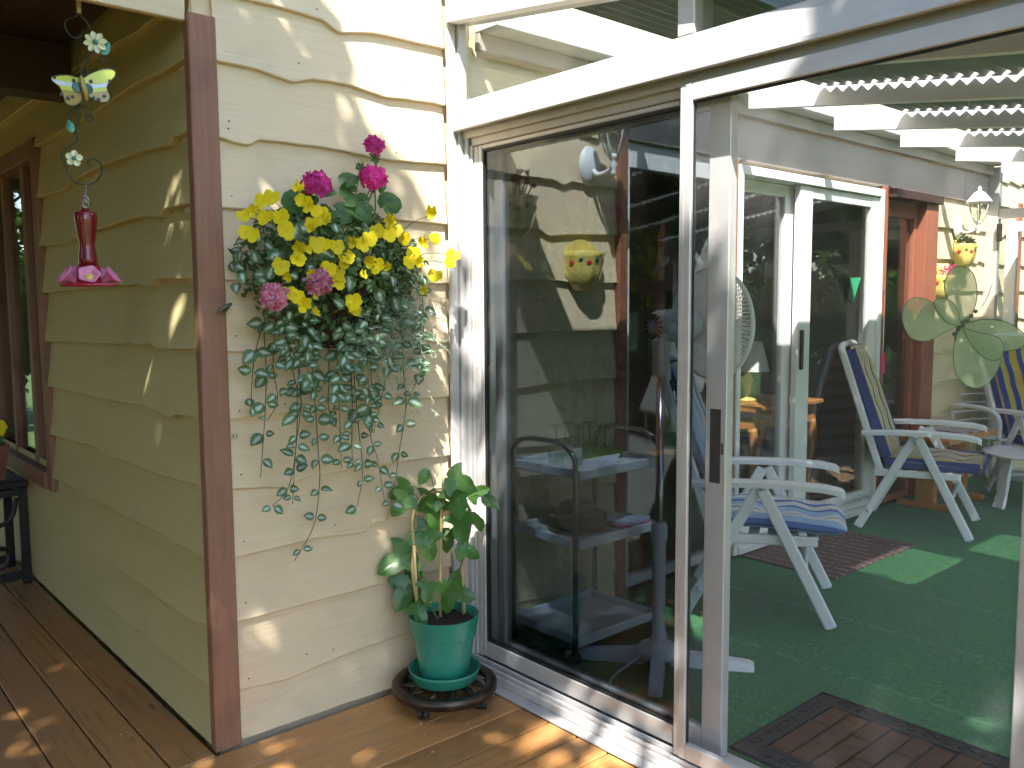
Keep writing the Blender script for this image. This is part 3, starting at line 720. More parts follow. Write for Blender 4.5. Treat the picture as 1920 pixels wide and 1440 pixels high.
roof_sheet(bays[-1]+.001, 6.6, SH0, SH1, [bays[-1]+.06], 'roof_sheet', M_sheet)
b_ = MB(); slope_box(b_, 1.055, 6.6, SH0-.03, -.03, lambda y: ZB(y)+.118, lambda y: ZB(y)+.121); b_.build('clear_roof_strip', M_poly, sr)
# far end wall
part('end_column', M_alu, (6.44, 6.50, -.11, -.001, 0, 2.57))
part('end_rail', M_alu, (6.445, 6.495, -3.05, -.1105, 2.16, 2.235))
ed = part('end_door', M_white, (6.45, 6.49, -.25, -.17, .05, 2.13), (6.45, 6.49, -1.05, -.97, .05, 2.13), (6.4505, 6.4895, -.97, -.25, 2.05, 2.13), (6.4505, 6.4895, -.97, -.25, .05, .16))
b_ = MB(); b_.box(6.467, 6.473, -.975, -.245, .155, 2.055); b_.build('pane', M_glass, ed)
part('door_closer', M_rubber, (6.40, 6.44, -.145, -.115, 1.98, 2.12))
part('end_column', M_alu, (6.44, 6.50, -1.16, -1.055, 0, 2.16)); part('end_column', M_alu, (6.44, 6.50, -3.1, -3.03, 0, 2.2))
for ya, yb in ((-3.03, -1.16), (-.17, -.111)):
    b_ = MB(); b_.box(6.467, 6.473, ya+.001, yb-.001, .05, 2.159); b_.build('pane', M_glass, sr)
b_ = MB(); slope_box(b_, 6.467, 6.473, -3.03, -.111, lambda y: 2.236, lambda y: ZB(y)+.07); b_.build('pane', M_glass, sr)
# front wall of the sunroom (out of view)
part('front_sill', M_alu, (1.19, 6.44, -3.12, -3.05, .0, .10)); part('front_head', M_alu, (1.151, 6.439, -3.12, -3.05, 2.02, 2.10))
for xx in (2.4, 3.8, 5.2): part('front_column', M_alu, (xx, xx+.06, -3.115, -3.055, .101, 2.019))
for xa, xb in ((1.155, 2.399), (2.461, 3.799), (3.861, 5.199), (5.261, 6.439)):
    b_ = MB(); b_.box(xa, xb, -3.09, -3.085, .101, 2.019); b_.build('pane', M_glass, sr)


# ================================================================== PLANT PIECES
def leaf_mesh(name, outline, fold, mat, cup=0.0):
    """leaf in the xy plane, stalk at the origin, tip along +y; rim = 0 on the midrib, 1 on the margin"""
    mb = MB(); n = len(outline); ymax = max(p[1] for p in outline); cy = .42*ymax
    mb.v = [(0, cy, 0)]; c = [0]
    for f_, cv in ((.5, .45), (1.0, 1.0)):
        for x_, y_ in outline:
            ix, iy = x_*f_, cy+(y_-cy)*f_
            mb.v.append((ix, iy, fold*abs(ix)-cup*(ix*ix+(iy-cy)**2))); c.append(cv if f_ == 1 else .2+.5*min(1, abs(x_)/(.3*ymax)))
    for k in range(n):
        k2 = (k+1) % n
        mb.f.append([0, 1+k, 1+k2]); mb.f.append([1+k, 1+n+k, 1+n+k2, 1+k2])
    mb.c = c; mb.mi = [0]*len(mb.f)
    return mb.mesh(name, mat, True, recalc=False)
def ovate(w, l, teeth=6):
    pts = []
    for side in (1, -1):
        seq = [i/(teeth*2) for i in range(teeth*2+1)]
        if side < 0: seq = seq[::-1][1:-1]
        for i, t in enumerate(seq):
            x_ = w*math.sin(math.pi*min(1, t**.72))**.85*.5 if 0 < t < 1 else 0
            x_ *= (1.08 if int(round(t*teeth*2)) % 2 else .93)
            pts.append((side*x_, l*t))
    return pts
def lobed3(l, side=1.0):
    hf = [(.06, -.06), (.20, -.05), (.38, .02), (.52, .13), (.60, .27), (.46, .31), (.33, .36), (.255, .42), (.27, .55), (.265, .68), (.19, .84), (.09, .95)]
    pts = [(0, .03)]+[(x_*side, y_) for x_, y_ in hf]+[(0, 1.02)]+[(-x_*side, y_) for x_, y_ in hf[::-1]]
    return [(x_*l, y_*l) for x_, y_ in pts]
LEAF_V = [leaf_mesh('variegated_leaf', ovate(.040, .050), .25, M_lamium, 3.0), leaf_mesh('variegated_leaf', ovate(.032, .042), .5, M_lamium, 5.0), leaf_mesh('variegated_leaf', ovate(.026, .036, 5), .1, M_lamium, 8.0)]
LEAF_P = [leaf_mesh('lobed_leaf', lobed3(.125), .15, M_potleaf, 1.6), leaf_mesh('lobed_leaf', lobed3(.115), .35, M_potleaf, 2.5), leaf_mesh('oval_leaf', ovate(.07, .11, 7), .3, M_potleaf, 2.0)]
def scallop(r_, n=9):
    pts = []
    for k in range(n*4):
        a = 2*math.pi*k/(n*4)-math.pi/2
        q = r_*(1+.06*abs(math.sin(a*n/2)))*(0.45 if abs(k) < 1 or k == n*4-1 else 1)
        pts.append((q*math.cos(a), q*math.sin(a)+r_*.85))
    return pts
LEAF_G = [leaf_mesh('geranium_leaf', scallop(.042), .15, M_gerleaf, 6), leaf_mesh('geranium_leaf', scallop(.034), .45, M_gerleaf, 4)]
def flower_mesh(name, petals, mat, curl=.25, seg=7):
    """petals: (angle, distance, half width, half length)"""
    mb = MB(); c = []
    for i, (a, d, hw, hl) in enumerate(petals):
        ca, sa = math.cos(a), math.sin(a); z0 = .0012*i
        idx = len(mb.v); mb.v.append((0, 0, z0)); c.append(0)
        for k in range(seg):
            t = -math.pi*.86+2*math.pi*.86*k/(seg-1)
            lx = d+hl*math.cos(t); ly = hw*math.sin(t)*(1+.08*math.sin(5*t))
            rr = math.hypot(lx, ly)
            mb.v.append((lx*ca-ly*sa, lx*sa+ly*ca, z0+curl*rr*rr/.03*(.6+.4*math.cos(3*t+i)))); c.append(1)
        for k in range(seg-1): mb.f.append([idx, idx+1+k, idx+2+k])
    mb.c = c; mb.mi = [0]*len(mb.f); return mb
PI = math.pi
pansy_mb = flower_mesh('pansy', [(PI*.72, .017, .0165, .017), (PI*.28, .017, .0165, .017), (PI*1.02, .015, .014, .015), (-PI*.02, .015, .014, .015), (-PI*.5, .015, .019, .0165)], M_pansy)
PANSY_ME = pansy_mb.mesh('pansy_flower', M_pansy, True, recalc=False)
fold_mb = flower_mesh('pansy', [(PI*.62, .015, .012, .017), (PI*.38, .015, .012, .017), (PI*.9, .013, .010, .012), (PI*.1, .013, .010, .012), (-PI*.5, .012, .015, .013)], M_pansy, 1.1)
PANSY_ME2 = fold_mb.mesh('pansy_flower', M_pansy, True, recalc=False)
def head_mesh(name, r_, nfl, mat, size=.013):
    mb = MB(); cc = []
    fl_ = flower_mesh('f', [(2*PI*k/5, size*.8, size*.62, size*.75) for k in range(5)], mat, .6, 6)
    for k in range(nfl):
        z_ = 1-1.35*(k+.5)/nfl; a = k*2.39996; q = math.sqrt(max(0, 1-z_*z_))
        n_ = Vector((q*math.cos(a), q*math.sin(a), z_)); p_ = n_*r_*random.uniform(.88, 1.08); p_.z *= .8
        M_ = aim(p_, n_+rv(.3), random.random()*6, random.uniform(.85, 1.2))
        b0 = len(mb.v); mb.add(fl_.v, fl_.f, M_); cc += fl_.c
    mb.c = cc; return mb.mesh(name, mat, True, recalc=False)
HEAD_M = head_mesh('geranium_head', .043, 24, M_mag, .0165)
HEAD_MS = head_mesh('geranium_head', .027, 12, M_mag, .016)
HEAD_P = head_mesh('bicolour_head', .038, 20, M_pinkwhite, .016)

# ================================================================== WALL BASKET
PANSY=[(0.301,-0.154,1.878),(0.178,-0.150,1.836),(0.209,-0.149,1.849),(0.310,-0.168,1.844),(0.324,-0.185,1.826),(0.341,-0.203,1.807),(0.358,-0.210,1.800),(0.114,-0.153,1.785),(0.137,-0.159,1.799),(0.169,-0.186,1.780),(0.218,-0.201,1.782),(0.307,-0.234,1.764),(0.350,-0.235,1.770),(0.106,-0.179,1.731),(0.120,-0.198,1.722),(0.214,-0.236,1.737),(0.613,-0.229,1.784),(0.591,-0.257,1.740),(0.626,-0.245,1.758),(0.657,-0.247,1.733),(0.825,-0.177,1.832),(0.306,-0.264,1.696),(0.330,-0.267,1.698),(0.375,-0.269,1.691),(0.435,-0.270,1.703),(0.471,-0.269,1.704),(0.503,-0.267,1.723),(0.543,-0.255,1.753),(0.748,-0.228,1.718),(0.816,-0.209,1.741),(0.700,-0.238,1.683),(0.679,-0.243,1.652),(0.722,-0.234,1.654),(0.905,-0.177,1.655),(0.933,-0.164,1.685),(0.814,-0.209,1.605),(0.247,-0.254,1.677),(0.246,-0.254,1.645),(0.189,-0.238,1.624),(0.412,-0.270,1.658),(0.405,-0.270,1.633),(0.341,-0.268,1.618),(0.377,-0.269,1.605),(0.374,-0.269,1.580),(0.493,-0.267,1.646),(0.526,-0.265,1.637),(0.213,-0.247,1.540),(0.236,-0.253,1.532),(0.255,-0.257,1.501),(0.436,-0.270,1.512),(0.436,-0.270,1.487)]
PANSY_S=[(0.278,-0.260,1.676),(0.210,-0.246,1.591),(0.282,-0.261,1.603),(0.295,-0.263,1.540),(0.296,-0.264,1.475),(0.576,-0.259,1.629),(0.745,-0.228,1.554),(0.474,-0.268,1.596),(0.294,-0.248,1.746)]
GER=[(0.597,-0.158,2.059),(0.371,-0.157,1.906),(0.590,-0.158,1.947)]
GERV=[(0.312,-0.265,1.576),(0.171,-0.232,1.533)]
BUD=[(0.538,-0.159,1.980),(0.602,-0.158,2.018)]
GLEAF=[(0.495,-0.129,1.921),(0.475,-0.143,1.860),(0.628,-0.127,1.907),(0.408,-0.128,1.875),(0.636,-0.160,1.842),(0.537,-0.129,1.894),(0.382,-0.127,1.882),(0.577,-0.143,1.866),(0.426,-0.165,1.828),(0.496,-0.170,1.827),(0.339,-0.142,1.845),(0.669,-0.171,1.825),(0.580,-0.172,1.827)]
STRANDS=[
 [(0.199,-0.100,1.491),(0.195,-0.100,1.272),(0.184,-0.100,1.117),(0.163,-0.100,0.930)],
 [(0.195,-0.120,1.474),(0.145,-0.120,1.326),(0.128,-0.120,1.149)],
 [(0.256,-0.140,1.506),(0.293,-0.140,1.313),(0.298,-0.140,1.168),(0.276,-0.140,1.034),(0.256,-0.140,0.832)],
 [(0.284,-0.160,1.295),(0.266,-0.160,1.037),(0.232,-0.160,0.895),(0.173,-0.160,0.843)],
 [(0.360,-0.100,1.453),(0.373,-0.100,1.153),(0.380,-0.100,0.989),(0.382,-0.100,0.887),(0.354,-0.100,0.733),(0.277,-0.100,0.624)],
 [(0.425,-0.120,1.452),(0.419,-0.120,1.267),(0.415,-0.120,1.136),(0.462,-0.120,1.051)],
 [(0.442,-0.140,1.452),(0.444,-0.140,1.151),(0.447,-0.140,0.931)],
 [(0.481,-0.160,1.433),(0.485,-0.160,1.189),(0.479,-0.160,0.985),(0.493,-0.160,0.928)],
 [(0.525,-0.100,1.356),(0.542,-0.100,1.075),(0.557,-0.100,0.897),(0.529,-0.100,0.773)],
 [(0.581,-0.120,1.450),(0.589,-0.120,1.215),(0.580,-0.120,1.039),(0.607,-0.120,0.943),(0.635,-0.120,0.782)],
 [(0.670,-0.140,1.449),(0.650,-0.140,1.282),(0.581,-0.140,1.041)],
 [(0.691,-0.160,1.448),(0.703,-0.160,1.245),(0.710,-0.160,1.131),(0.676,-0.160,0.962),(0.652,-0.160,0.836),(0.617,-0.160,0.720)],
 [(0.835,-0.100,1.526),(0.825,-0.100,1.286),(0.751,-0.100,1.122)],
 [(0.281,-0.120,1.473),(0.281,-0.120,1.293),(0.319,-0.120,1.145)],
 [(0.223,-0.140,1.473),(0.202,-0.140,1.316),(0.213,-0.140,1.191),(0.173,-0.140,1.124)]]
bk = thing('flower_basket', 'wall basket overflowing with yellow pansies, magenta geraniums and trailing silvery vines', 'flower basket', (.48, -.03, 1.5))
b_ = MB(); b_.lathe([(.02, 1.36), (.09, 1.38), (.145, 1.44), (.175, 1.52), (.185, 1.62), (.16, 1.62), (.12, 1.60), (.0, 1.60)], 20, Matrix.Translation((.48, -.034, 0)), PI, 2*PI)
b_.add([(.48-.185, -.033, 1.62), (.48+.185, -.033, 1.62), (.48+.15, -.033, 1.44), (.48, -.033, 1.36), (.48-.15, -.033, 1.44)], [(0, 1, 2, 3, 4)])
b_.build('basket_liner', M_coco, bk, smooth=True)
b_ = MB()
for k in range(9):
    a = PI+PI*k/8
    b_.tube([(.48+r_*math.cos(a), -.034+r_*math.sin(a), z_) for r_, z_ in ((.01, 1.352), (.095, 1.374), (.152, 1.438), (.182, 1.52), (.192, 1.63))], .003, 5, 2)
b_.tube([(.48+.192*math.cos(PI+PI*k/16), -.034+.192*math.sin(PI+PI*k/16), 1.63) for k in range(17)], .004, 5)
b_.build('wire_frame', M_black, bk)
FACE = Vector((-.42, -.86, .22))
vines = []
fmass = MB(); fe = MB()
def massleaf(mb, p, s_, n_):
    u = n_.orthogonal().normalized(); u.rotate(Matrix.Rotation(random.random()*6.283, 3, n_)); w = n_.cross(u)
    mb.add([p, p+u*s_*.5+w*s_*.28, p+u*s_-n_*s_*.15, p+u*s_*.5-w*s_*.28], [(0, 1, 2), (0, 2, 3)])
cnt = 0
while cnt < 3000:
    p_ = Vector((random.uniform(.12, .88), random.uniform(-.27, -.05), random.uniform(1.37, 1.86)))
    dx = (p_.x-.47)/.36; dy = (p_.y+.04)/.235; dz = (p_.z-1.66)/(.19 if p_.z > 1.66 else .28)
    q = dx*dx+dy*dy+dz*dz
    if q > 1.0 or q < .35: continue
    massleaf(fmass, p_, random.uniform(.020, .042), (Vector((dx, dy*1.2, dz*.6))+rv(.9)).normalized()); cnt += 1
tag(fmass.build('foliage', M_mass, bk, recalc=False), kind='stuff')
for k in range(900):                                  # feathery grey shoots, lower right
    p_ = Vector((random.gauss(.655, .08), random.uniform(-.23, -.10), random.gauss(1.42, .11)))
    d_ = (rv()+Vector((0, -.3, -.2))).normalized()*random.uniform(.03, .055)
    for q in range(5):
        e_ = d_*(.3+.17*q); sd_ = rv().normalized()*.016
        a_ = p_+e_; fe.add([a_, a_+sd_+d_*.25, a_+d_.normalized()*.0032], [(0, 1, 2)])
    fe.add([p_, p_+d_*1.1, p_+Vector((.0015, 0, .0015))], [(0, 1, 2)])
tag(fe.build('feathery_foliage', M_mass2, bk, recalc=False), kind='stuff')
for k, p_ in enumerate(PANSY):
    o = place('pansy_flower', PANSY_ME if k % 4 else PANSY_ME2, bk, aim(p_, FACE+rv(.38), random.uniform(-.5, .5), random.uniform(.78, 1.02)))
for k, p_ in enumerate(PANSY_S):
    place('pansy_bud', PANSY_ME2, bk, aim(p_, FACE+rv(.5), random.uniform(-.5, .5), .62))
st = MB()
for p_ in PANSY+PANSY_S:
    p_ = Vector(p_); b0 = Vector((.47+(p_.x-.47)*.45, -.10, min(p_.z-.05, 1.66)))
    st.tube([b0, b0.lerp(p_, .6)+Vector((0, 0, .03)), p_-FACE.normalized()*.004], .0016, 4, 3)
tag(st.build('flower_stalks', M_gstem, bk), kind='stuff')
for k, p_ in enumerate(GER):
    place('geranium_head', HEAD_MS if k == 0 else HEAD_M, bk, aim(p_, Vector((-.25, -.5, .8)), k, .86))
    s2 = MB(); s2.tube([(.48, -.10, 1.66), (Vector(p_)+Vector((.01, .02, -.14))), p_], .003, 6, 4); s2.build('flower_stalk', M_gstem, bk, smooth=True)
for k, p_ in enumerate(GERV): place('bicolour_head', HEAD_P, bk, aim(p_, Vector((-.4, -.85, .35)), k, .88))
for p_ in BUD:
    b_ = MB()
    for q in range(12): b_.tube([Vector(p_)-Vector((0, 0, .01)), Vector(p_)+rv(.016), Vector(p_)+rv(.02)+Vector((0, 0, .008))], [.002, .0035, .001], 5)
    b_.tube([(.50, -.11, 1.72), (p_[0]-.01, -.14, p_[2]-.1), p_], .0024, 5, 3); b_.build('flower_bud', M_gstem, bk)
for k, p_ in enumerate(GLEAF):
    place('geranium_leaf', LEAF_G[k % 2], bk, aim(p_, FACE+Vector((0, 0, .35))+rv(.35), random.uniform(-2.6, 2.6), random.uniform(.72, 1.05)))
# trailing stems with paired leaves
for si, pts in enumerate(STRANDS):
    first = Vector(pts[0]); root = Vector((.47+(first.x-.47)*.8, first.y-.04, first.z+.10))
    P_ = smooth_path([root]+pts, 5)
    stem = MB(); stem.tube(P_, [.0022, .0018, .0012], 5); so_ = stem.build('trailing_stem', M_stem, bk, smooth=True)
    L = 0; nxt = .02
    total = sum((P_[i+1]-P_[i]).length for i in range(len(P_)-1))
    for i in range(len(P_)-1):
        sg = P_[i+1]-P_[i]; L += sg.length
        while L > nxt:
            t = nxt/total; ang = random.random()*6.283
            for sd_ in (0, PI):
                if random.random() < .12: continue
                out_ = Vector((math.cos(ang+sd_), math.sin(ang+sd_)*.55-.35, random.uniform(-.5, .15))).normalized()
                nrm = (FACE+rv(.55)+Vector((0, 0, .3))).normalized()
                yv = (out_-nrm*out_.dot(nrm)).normalized(); xv = yv.cross(nrm)
                M_ = Matrix((xv, yv, nrm)).transposed().to_4x4()
                s_ = (1.32-.5*t)*random.uniform(.75, 1.2); M_ = M_ @ Matrix.Scale(s_, 4)
                M_.translation = P_[i+1]+out_*.006
                place('variegated_leaf', LEAF_V[random.randrange(3)], so_, M_)
            nxt += random.uniform(.050, .080)*(1+.6*t)
xl = MB(); xl.c = []; xs_ = MB()                        # thinner shoots between the long ones
rx_ = random.Random(17)
for q in range(9):
    x_ = rx_.uniform(.18, .82); y_ = -rx_.uniform(.10, .24); ln_ = rx_.uniform(.12, .38); z_ = 1.50+rx_.uniform(-.06, .05)
    P_ = smooth_path([(x_, y_, z_), (x_+rx_.uniform(-.02, .02), y_+.01, z_-ln_*.5), (x_+rx_.uniform(-.05, .05), y_+.02, z_-ln_)], 6)
    xs_.tube(P_, .0012, 4)
    for i in range(1, len(P_)):
        for _ in range(2):
            me_ = LEAF_V[rx_.randrange(3)]; out_ = Vector((rx_.uniform(-1, 1), rx_.uniform(-.8, .2), rx_.uniform(-.6, .1))).normalized()
            nrm = (FACE+rv(.6)+Vector((0, 0, .3))).normalized(); yv = (out_-nrm*out_.dot(nrm)).normalized(); xv = yv.cross(nrm)
            M_ = Matrix((xv, yv, nrm)).transposed().to_4x4() @ Matrix.Scale(rx_.uniform(.6, 1.05), 4); M_.translation = P_[i]+out_*.004
            xl.add([v.co for v in me_.vertices], [list(p.vertices) for p in me_.polygons], M_); xl.c += [a.value for a in me_.attributes['rim'].data]
tag(xl.build('small_leaves', M_lamium, bk, smooth=True, recalc=False), kind='stuff'); tag(xs_.build('thin_stems', M_stem, bk), kind='stuff')
for k in range(70):                                     # silver leaves on top of the mass
    a = random.uniform(0, PI); b = random.uniform(-.5, .5)
    p_ = Vector((.47+.37*math.cos(a), -.06-.205*math.sin(a)*math.cos(b), 1.62+.20*b+random.uniform(-.06, .05)))
    place('variegated_leaf', LEAF_V[k % 3], bk, aim(p_, Vector((math.cos(a)*.6, -math.sin(a)-.2, .3))+rv(.4), random.random()*6.28, random.uniform(.85, 1.25)))

# ================================================================== POTTED VINE ON ROLLING STAND
PLEAF=[(0.773,-0.172,0.856,-120,0.80),(0.732,-0.070,0.792,-150,1.00),(0.717,-0.104,0.750,-130,1.00),(0.804,-0.124,0.751,-140,0.90),(0.838,-0.155,0.696,-80,1.25),(0.863,-0.293,0.844,-20,1.20),(0.842,-0.296,0.777,-80,1.25),(0.996,-0.232,0.783,10,0.90),(0.963,-0.344,0.760,-40,0.90),(0.870,-0.281,0.665,-85,1.30),(0.984,-0.198,0.665,-30,0.90),(0.948,-0.292,0.667,-80,0.70),(0.809,-0.089,0.616,-150,1.00),(0.796,-0.168,0.584,-80,1.20),(0.871,-0.192,0.604,-90,0.90),(0.876,-0.316,0.582,-20,1.00),(0.708,-0.079,0.527,-140,1.50),(0.742,-0.074,0.440,-160,1.10),(0.718,-0.110,0.407,-110,1.25),(0.779,-0.109,0.422,-60,1.00),(0.769,-0.126,0.348,-90,1.15),(0.714,-0.223,0.351,-80,1.00),(0.898,-0.205,0.455,80,0.90),(0.851,-0.213,0.387,-95,1.30),(0.861,-0.287,0.418,-20,1.00),(0.734,-0.238,0.442,-100,0.80),(0.869,-0.119,0.743,-20,0.80),(0.854,-0.200,0.745,-30,0.70)]
PX, PY = .808, -.243
stand = thing('plant_stand', 'round bronzed iron plant trolley on casters under the teal pot', 'plant stand', (PX, PY, 0))
T = Matrix.Translation((PX, PY, 0))
b_ = MB(); b_.lathe([(.160, .052), (.193, .050), (.199, .058), (.199, .080), (.193, .086), (.165, .086), (.158, .080), (.158, .058), (.160, .052)], 48, T); b_.build('rim', M_bronze, stand, smooth=True)
b_ = MB(); b_.lathe([(.0, .060), (.07, .060), (.074, .066), (.074, .076), (.07, .080), (0, .080)], 28, T); b_.build('hub', M_bronze, stand, smooth=True)
for k in range(12):
    a = 2*PI*k/12; b_ = MB()
    ca, sa = math.cos(a), math.sin(a)
    b_.tube([(PX+ca*r_-sa*w_, PY+sa*r_+ca*w_, z_) for r_, w_, z_ in ((.068, 0, .072), (.095, .012, .080), (.125, .016, .082), (.148, .006, .078), (.165, -.004, .072))], [.006, .014, .016, .010, .005], 6, 3, flat=.5)
    b_.build('scroll_leaf', M_bronze, stand, smooth=True)
for k, a in enumerate((PI*1.02, PI*1.52, PI*.02, PI*.52)):
    cx, cy = PX+.158*math.cos(a+.35), PY+.158*math.sin(a+.35)
    b_ = MB(); b_.box(cx-.012, cx+.012, cy-.012, cy+.012, .034, .053, .003)
    cs_ = b_.build('caster_fork', M_rubber, stand)
    for s_ in (-.011, .011):
        w2 = MB(); Mw = Matrix.Translation((cx+s_*.75, cy-s_*.65, .023)) @ Euler((0, PI/2, R(-41))).to_matrix().to_4x4()
        w2.lathe([(0, -.009), (.017, -.009), (.021, -.006), (.021, .006), (.017, .009), (0, .009)], 20, Mw); w2.build('wheel', M_rubber, cs_, smooth=False, angle=40)
pot = thing('potted_vine', 'young climbing vine with lobed leaves in a teal plastic pot with scalloped rim', 'potted plant', (PX, PY, .087))
b_ = MB(); b_.lathe([(0, .0875), (.105, .0875), (.122, .095), (.133, .130), (.137, .140), (.133, .141), (.127, .131), (.116, .100), (.0, .096)], 40, T); b_.build('saucer', M_pot, pot, smooth=True)
b_ = MB(); b_.lathe([(0, .0975), (.083, .0975), (.088, .101), (.115, .265), (.112, .285), (.104, .29), (.0, .29)], 40, T); b_.build('pot', M_pot, pot, smooth=True, angle=40)
b_ = MB(); n_ = 96; vs = []
for (r_, z_, sc2) in ((.1150, .275, 1), (.1225, .278, 1), (.132, .338, 0), (.134, .344, 0), (.130, .346, 0), (.122, .338, 0), (.112, .288, 0)):
    for k in range(n_):
        a = 2*PI*k/n_; dz = -.012*abs(math.sin(a*9)) if sc2 else 0
        vs.append((PX+r_*math.cos(a), PY+r_*math.sin(a), z_+dz))
b_.add(vs, [[i*n_+k, i*n_+(k+1) % n_, (i+1)*n_+(k+1) % n_, (i+1)*n_+k] for i in range(6) for k in range(n_)]); b_.build('pot_rim', M_pot, pot, angle=45)
b_ = MB(); vs = []; fs = []; nn = 26
for i in range(nn):
    for k in range(32):
        r_ = .119*i/(nn-1); a = 2*PI*k/32; vs.append((PX+r_*math.cos(a), PY+r_*math.sin(a), .312+.010*MN.noise(Vector((r_*math.cos(a)*50, r_*math.sin(a)*50, 1)))+.006*random.random()))
for i in range(nn-1):
    for k in range(32): fs.append([i*32+k, i*32+(k+1) % 32, (i+1)*32+(k+1) % 32, (i+1)*32+k])
b_.add(vs, fs); b_.build('soil', M_soil, pot)
for pts in ([(0.819, -0.206, 0.29), (0.844, -0.184, 0.636), (0.865, -0.177, 0.851)], [(0.905, -0.238, 0.29), (0.922, -0.215, 0.605)], [(.730, -.190, .29), (.742, -.15, .60)]):
    b_ = MB(); b_.tube(pts, .0055, 8, 2); b_.build('bamboo_stake', M_bamboo, pot, smooth=True)
b_ = MB(); b_.tube([(0.74, -0.19, 0.30), (0.735, -0.15, 0.491), (0.745, -0.144, 0.589), (0.755, -0.126, 0.691), (0.795, -0.125, 0.770), (0.867, -0.159, 0.787), (0.943, -0.209, 0.744), (0.960, -0.220, 0.662), (0.940, -0.206, 0.598), (0.91, -0.238, 0.30)], .006, 8, 6); b_.build('hoop', M_bamboo, pot, smooth=True)
vine_p = [(.80, -.22, .31), (.76, -.17, .45), (.748, -.14, .6), (.76, -.13, .70), (.80, -.13, .775), (.865, -.165, .80), (.93, -.22, .76), (.955, -.23, .68), (.93, -.24, .60), (.90, -.22, .48), (.86, -.21, .36)]
b_ = MB(); b_.tube(vine_p, .003, 6, 6); b_.build('stem', M_gstem, pot, smooth=True)
VP = smooth_path(vine_p, 8)
CR = Vector((.753, -.658, 0))
for k, (x_, y_, z_, ang, s_) in enumerate(PLEAF):
    c_ = Vector((x_, y_, z_)); d_ = CR*math.cos(R(ang))+Vector((0, 0, 1))*math.sin(R(ang))
    nrm = (Vector((-.62, -.72, .35))+rv(.42)).normalized()
    yv = (d_-nrm*d_.dot(nrm)).normalized(); xv = yv.cross(nrm)
    M_ = Matrix((xv, yv, nrm)).transposed().to_4x4() @ Matrix.Scale(s_*.84, 4)
    base = c_-yv*.05*s_; base.y = min(base.y, -.045); M_.translation = base
    place('leaf', LEAF_P[k % 2 if k not in (0, 11, 22, 8) else 2], pot, M_)
    near = min(VP, key=lambda p: (p-base).length)
    s2 = MB(); s2.tube([near, near.lerp(base, .6)+Vector((0, 0, .012)), base+yv*.008], .0016, 5, 3); s2.build('leaf_stalk', M_gstem, pot)

# ================================================================== BIRD FEEDER AND ORNAMENT
FY = .05
def simple_enamel(name, c, rough=.3): return simple(name, c, tuple(x*.9 for x in c), rough, .1, ns=10, coat=.4)
M_en_y = simple_enamel('yellow_green_enamel', (.62, .66, .07)); M_en_w = simple_enamel('pale_enamel', (.68, .72, .74)); M_en_o = simple_enamel('amber_enamel', (.42, .30, .07))
M_en_k = simple_enamel('dark_spot_enamel', (.03, .03, .02)); M_en_g = simple_enamel('green_enamel', (.05, .30, .20)); M_en_t = simple_enamel('dark_teal_enamel', (.03, .10, .07))
M_en_cream = simple_enamel('cream_petal_enamel', (.78, .76, .48)); M_wire = simple('green_wire', (.05, .08, .05), (.03, .04, .03), .45, .5)
orn = thing('garden_ornament', 'hanging wire ornament with a yellow butterfly, daisies and green leaves', 'ornament', (-.29, FY, 1.87))
W3 = lambda l, dy=0: [(x_, FY+dy, z_) for x_, z_ in l]
b_ = MB(); b_.box(-.295, -.283, FY-.006, FY+.006, 2.372, 2.604, .002); b_.build('hanger_peg', M_bamboo, orn)
b_ = MB(); b_.tube(W3([(-.289, 2.376), (-.30, 2.36), (-.325, 2.345), (-.327, 2.320), (-.31, 2.300), (-.29, 2.304), (-.284, 2.316)]), .0022, 6, 5); b_.build('hook_wire', M_wire, orn)
b_ = MB(); b_.tube(W3([(-.289, 2.374), (-.262, 2.345), (-.253, 2.292), (-.269, 2.242), (-.275, 2.201), (-.294, 2.160), (-.30, 2.10), (-.307, 2.049), (-.317, 2.020)], .004), .003, 6, 5); b_.build('stem_wire', M_wire, orn)
b_ = MB(); b_.tube(W3([(-.272, 2.080), (-.281, 2.078), (-.283, 2.067), (-.272, 2.060), (-.264, 2.074), (-.276, 2.097), (-.304, 2.099), (-.327, 2.079), (-.333, 2.052), (-.322, 2.023), (-.310, 2.015), (-.316, 1.994), (-.345, 1.973), (-.357, 1.949), (-.347, 1.923), (-.342, 1.897), (-.321, 1.875), (-.296, 1.872), (-.266, 1.883), (-.246, 1.912), (-.250, 1.939), (-.269, 1.951), (-.286, 1.939), (-.282, 1.928)]), .0025, 6, 5); b_.build('scroll_wire', M_wire, orn)
b_ = MB(); b_.tube(W3([(-.253, 2.262), (-.24, 2.255), (-.222, 2.258), (-.218, 2.246), (-.230, 2.240), (-.236, 2.252)]), .0018, 5, 4); b_.build('tendril_wire', M_wire, orn)
VF = Vector((-.3, -.95, .05))
def daisy(c, np_, rl, rw, name):
    for k in range(np_):
        a = 2*PI*k/np_+.2; b2 = MB()
        M_ = aim((c[0], FY-.012, c[1]), VF) @ Matrix.Rotation(a, 4, 'Z')
        b2.add([(rl*.18, 0, .001), (rl*.45, -rw*.5, .003), (rl*.8, -rw*.42, .001), (rl, 0, -.001), (rl*.8, rw*.42, .001), (rl*.45, rw*.5, .003), (rl*.45, 0, -.001)], [(0, 1, 6), (1, 2, 6), (2, 3, 6), (3, 4, 6), (4, 5, 6), (5, 0, 6)], M_)
        b2.build('petal', M_en_cream, orn, recalc=False)
    b2 = MB(); b2.lathe([(0, .007), (rl*.16, .006), (rl*.25, .002), (rl*.25, -.002)], 14, aim((c[0], FY-.012, c[1]), VF)); b2.build('flower_centre', M_en_g, orn, smooth=True)
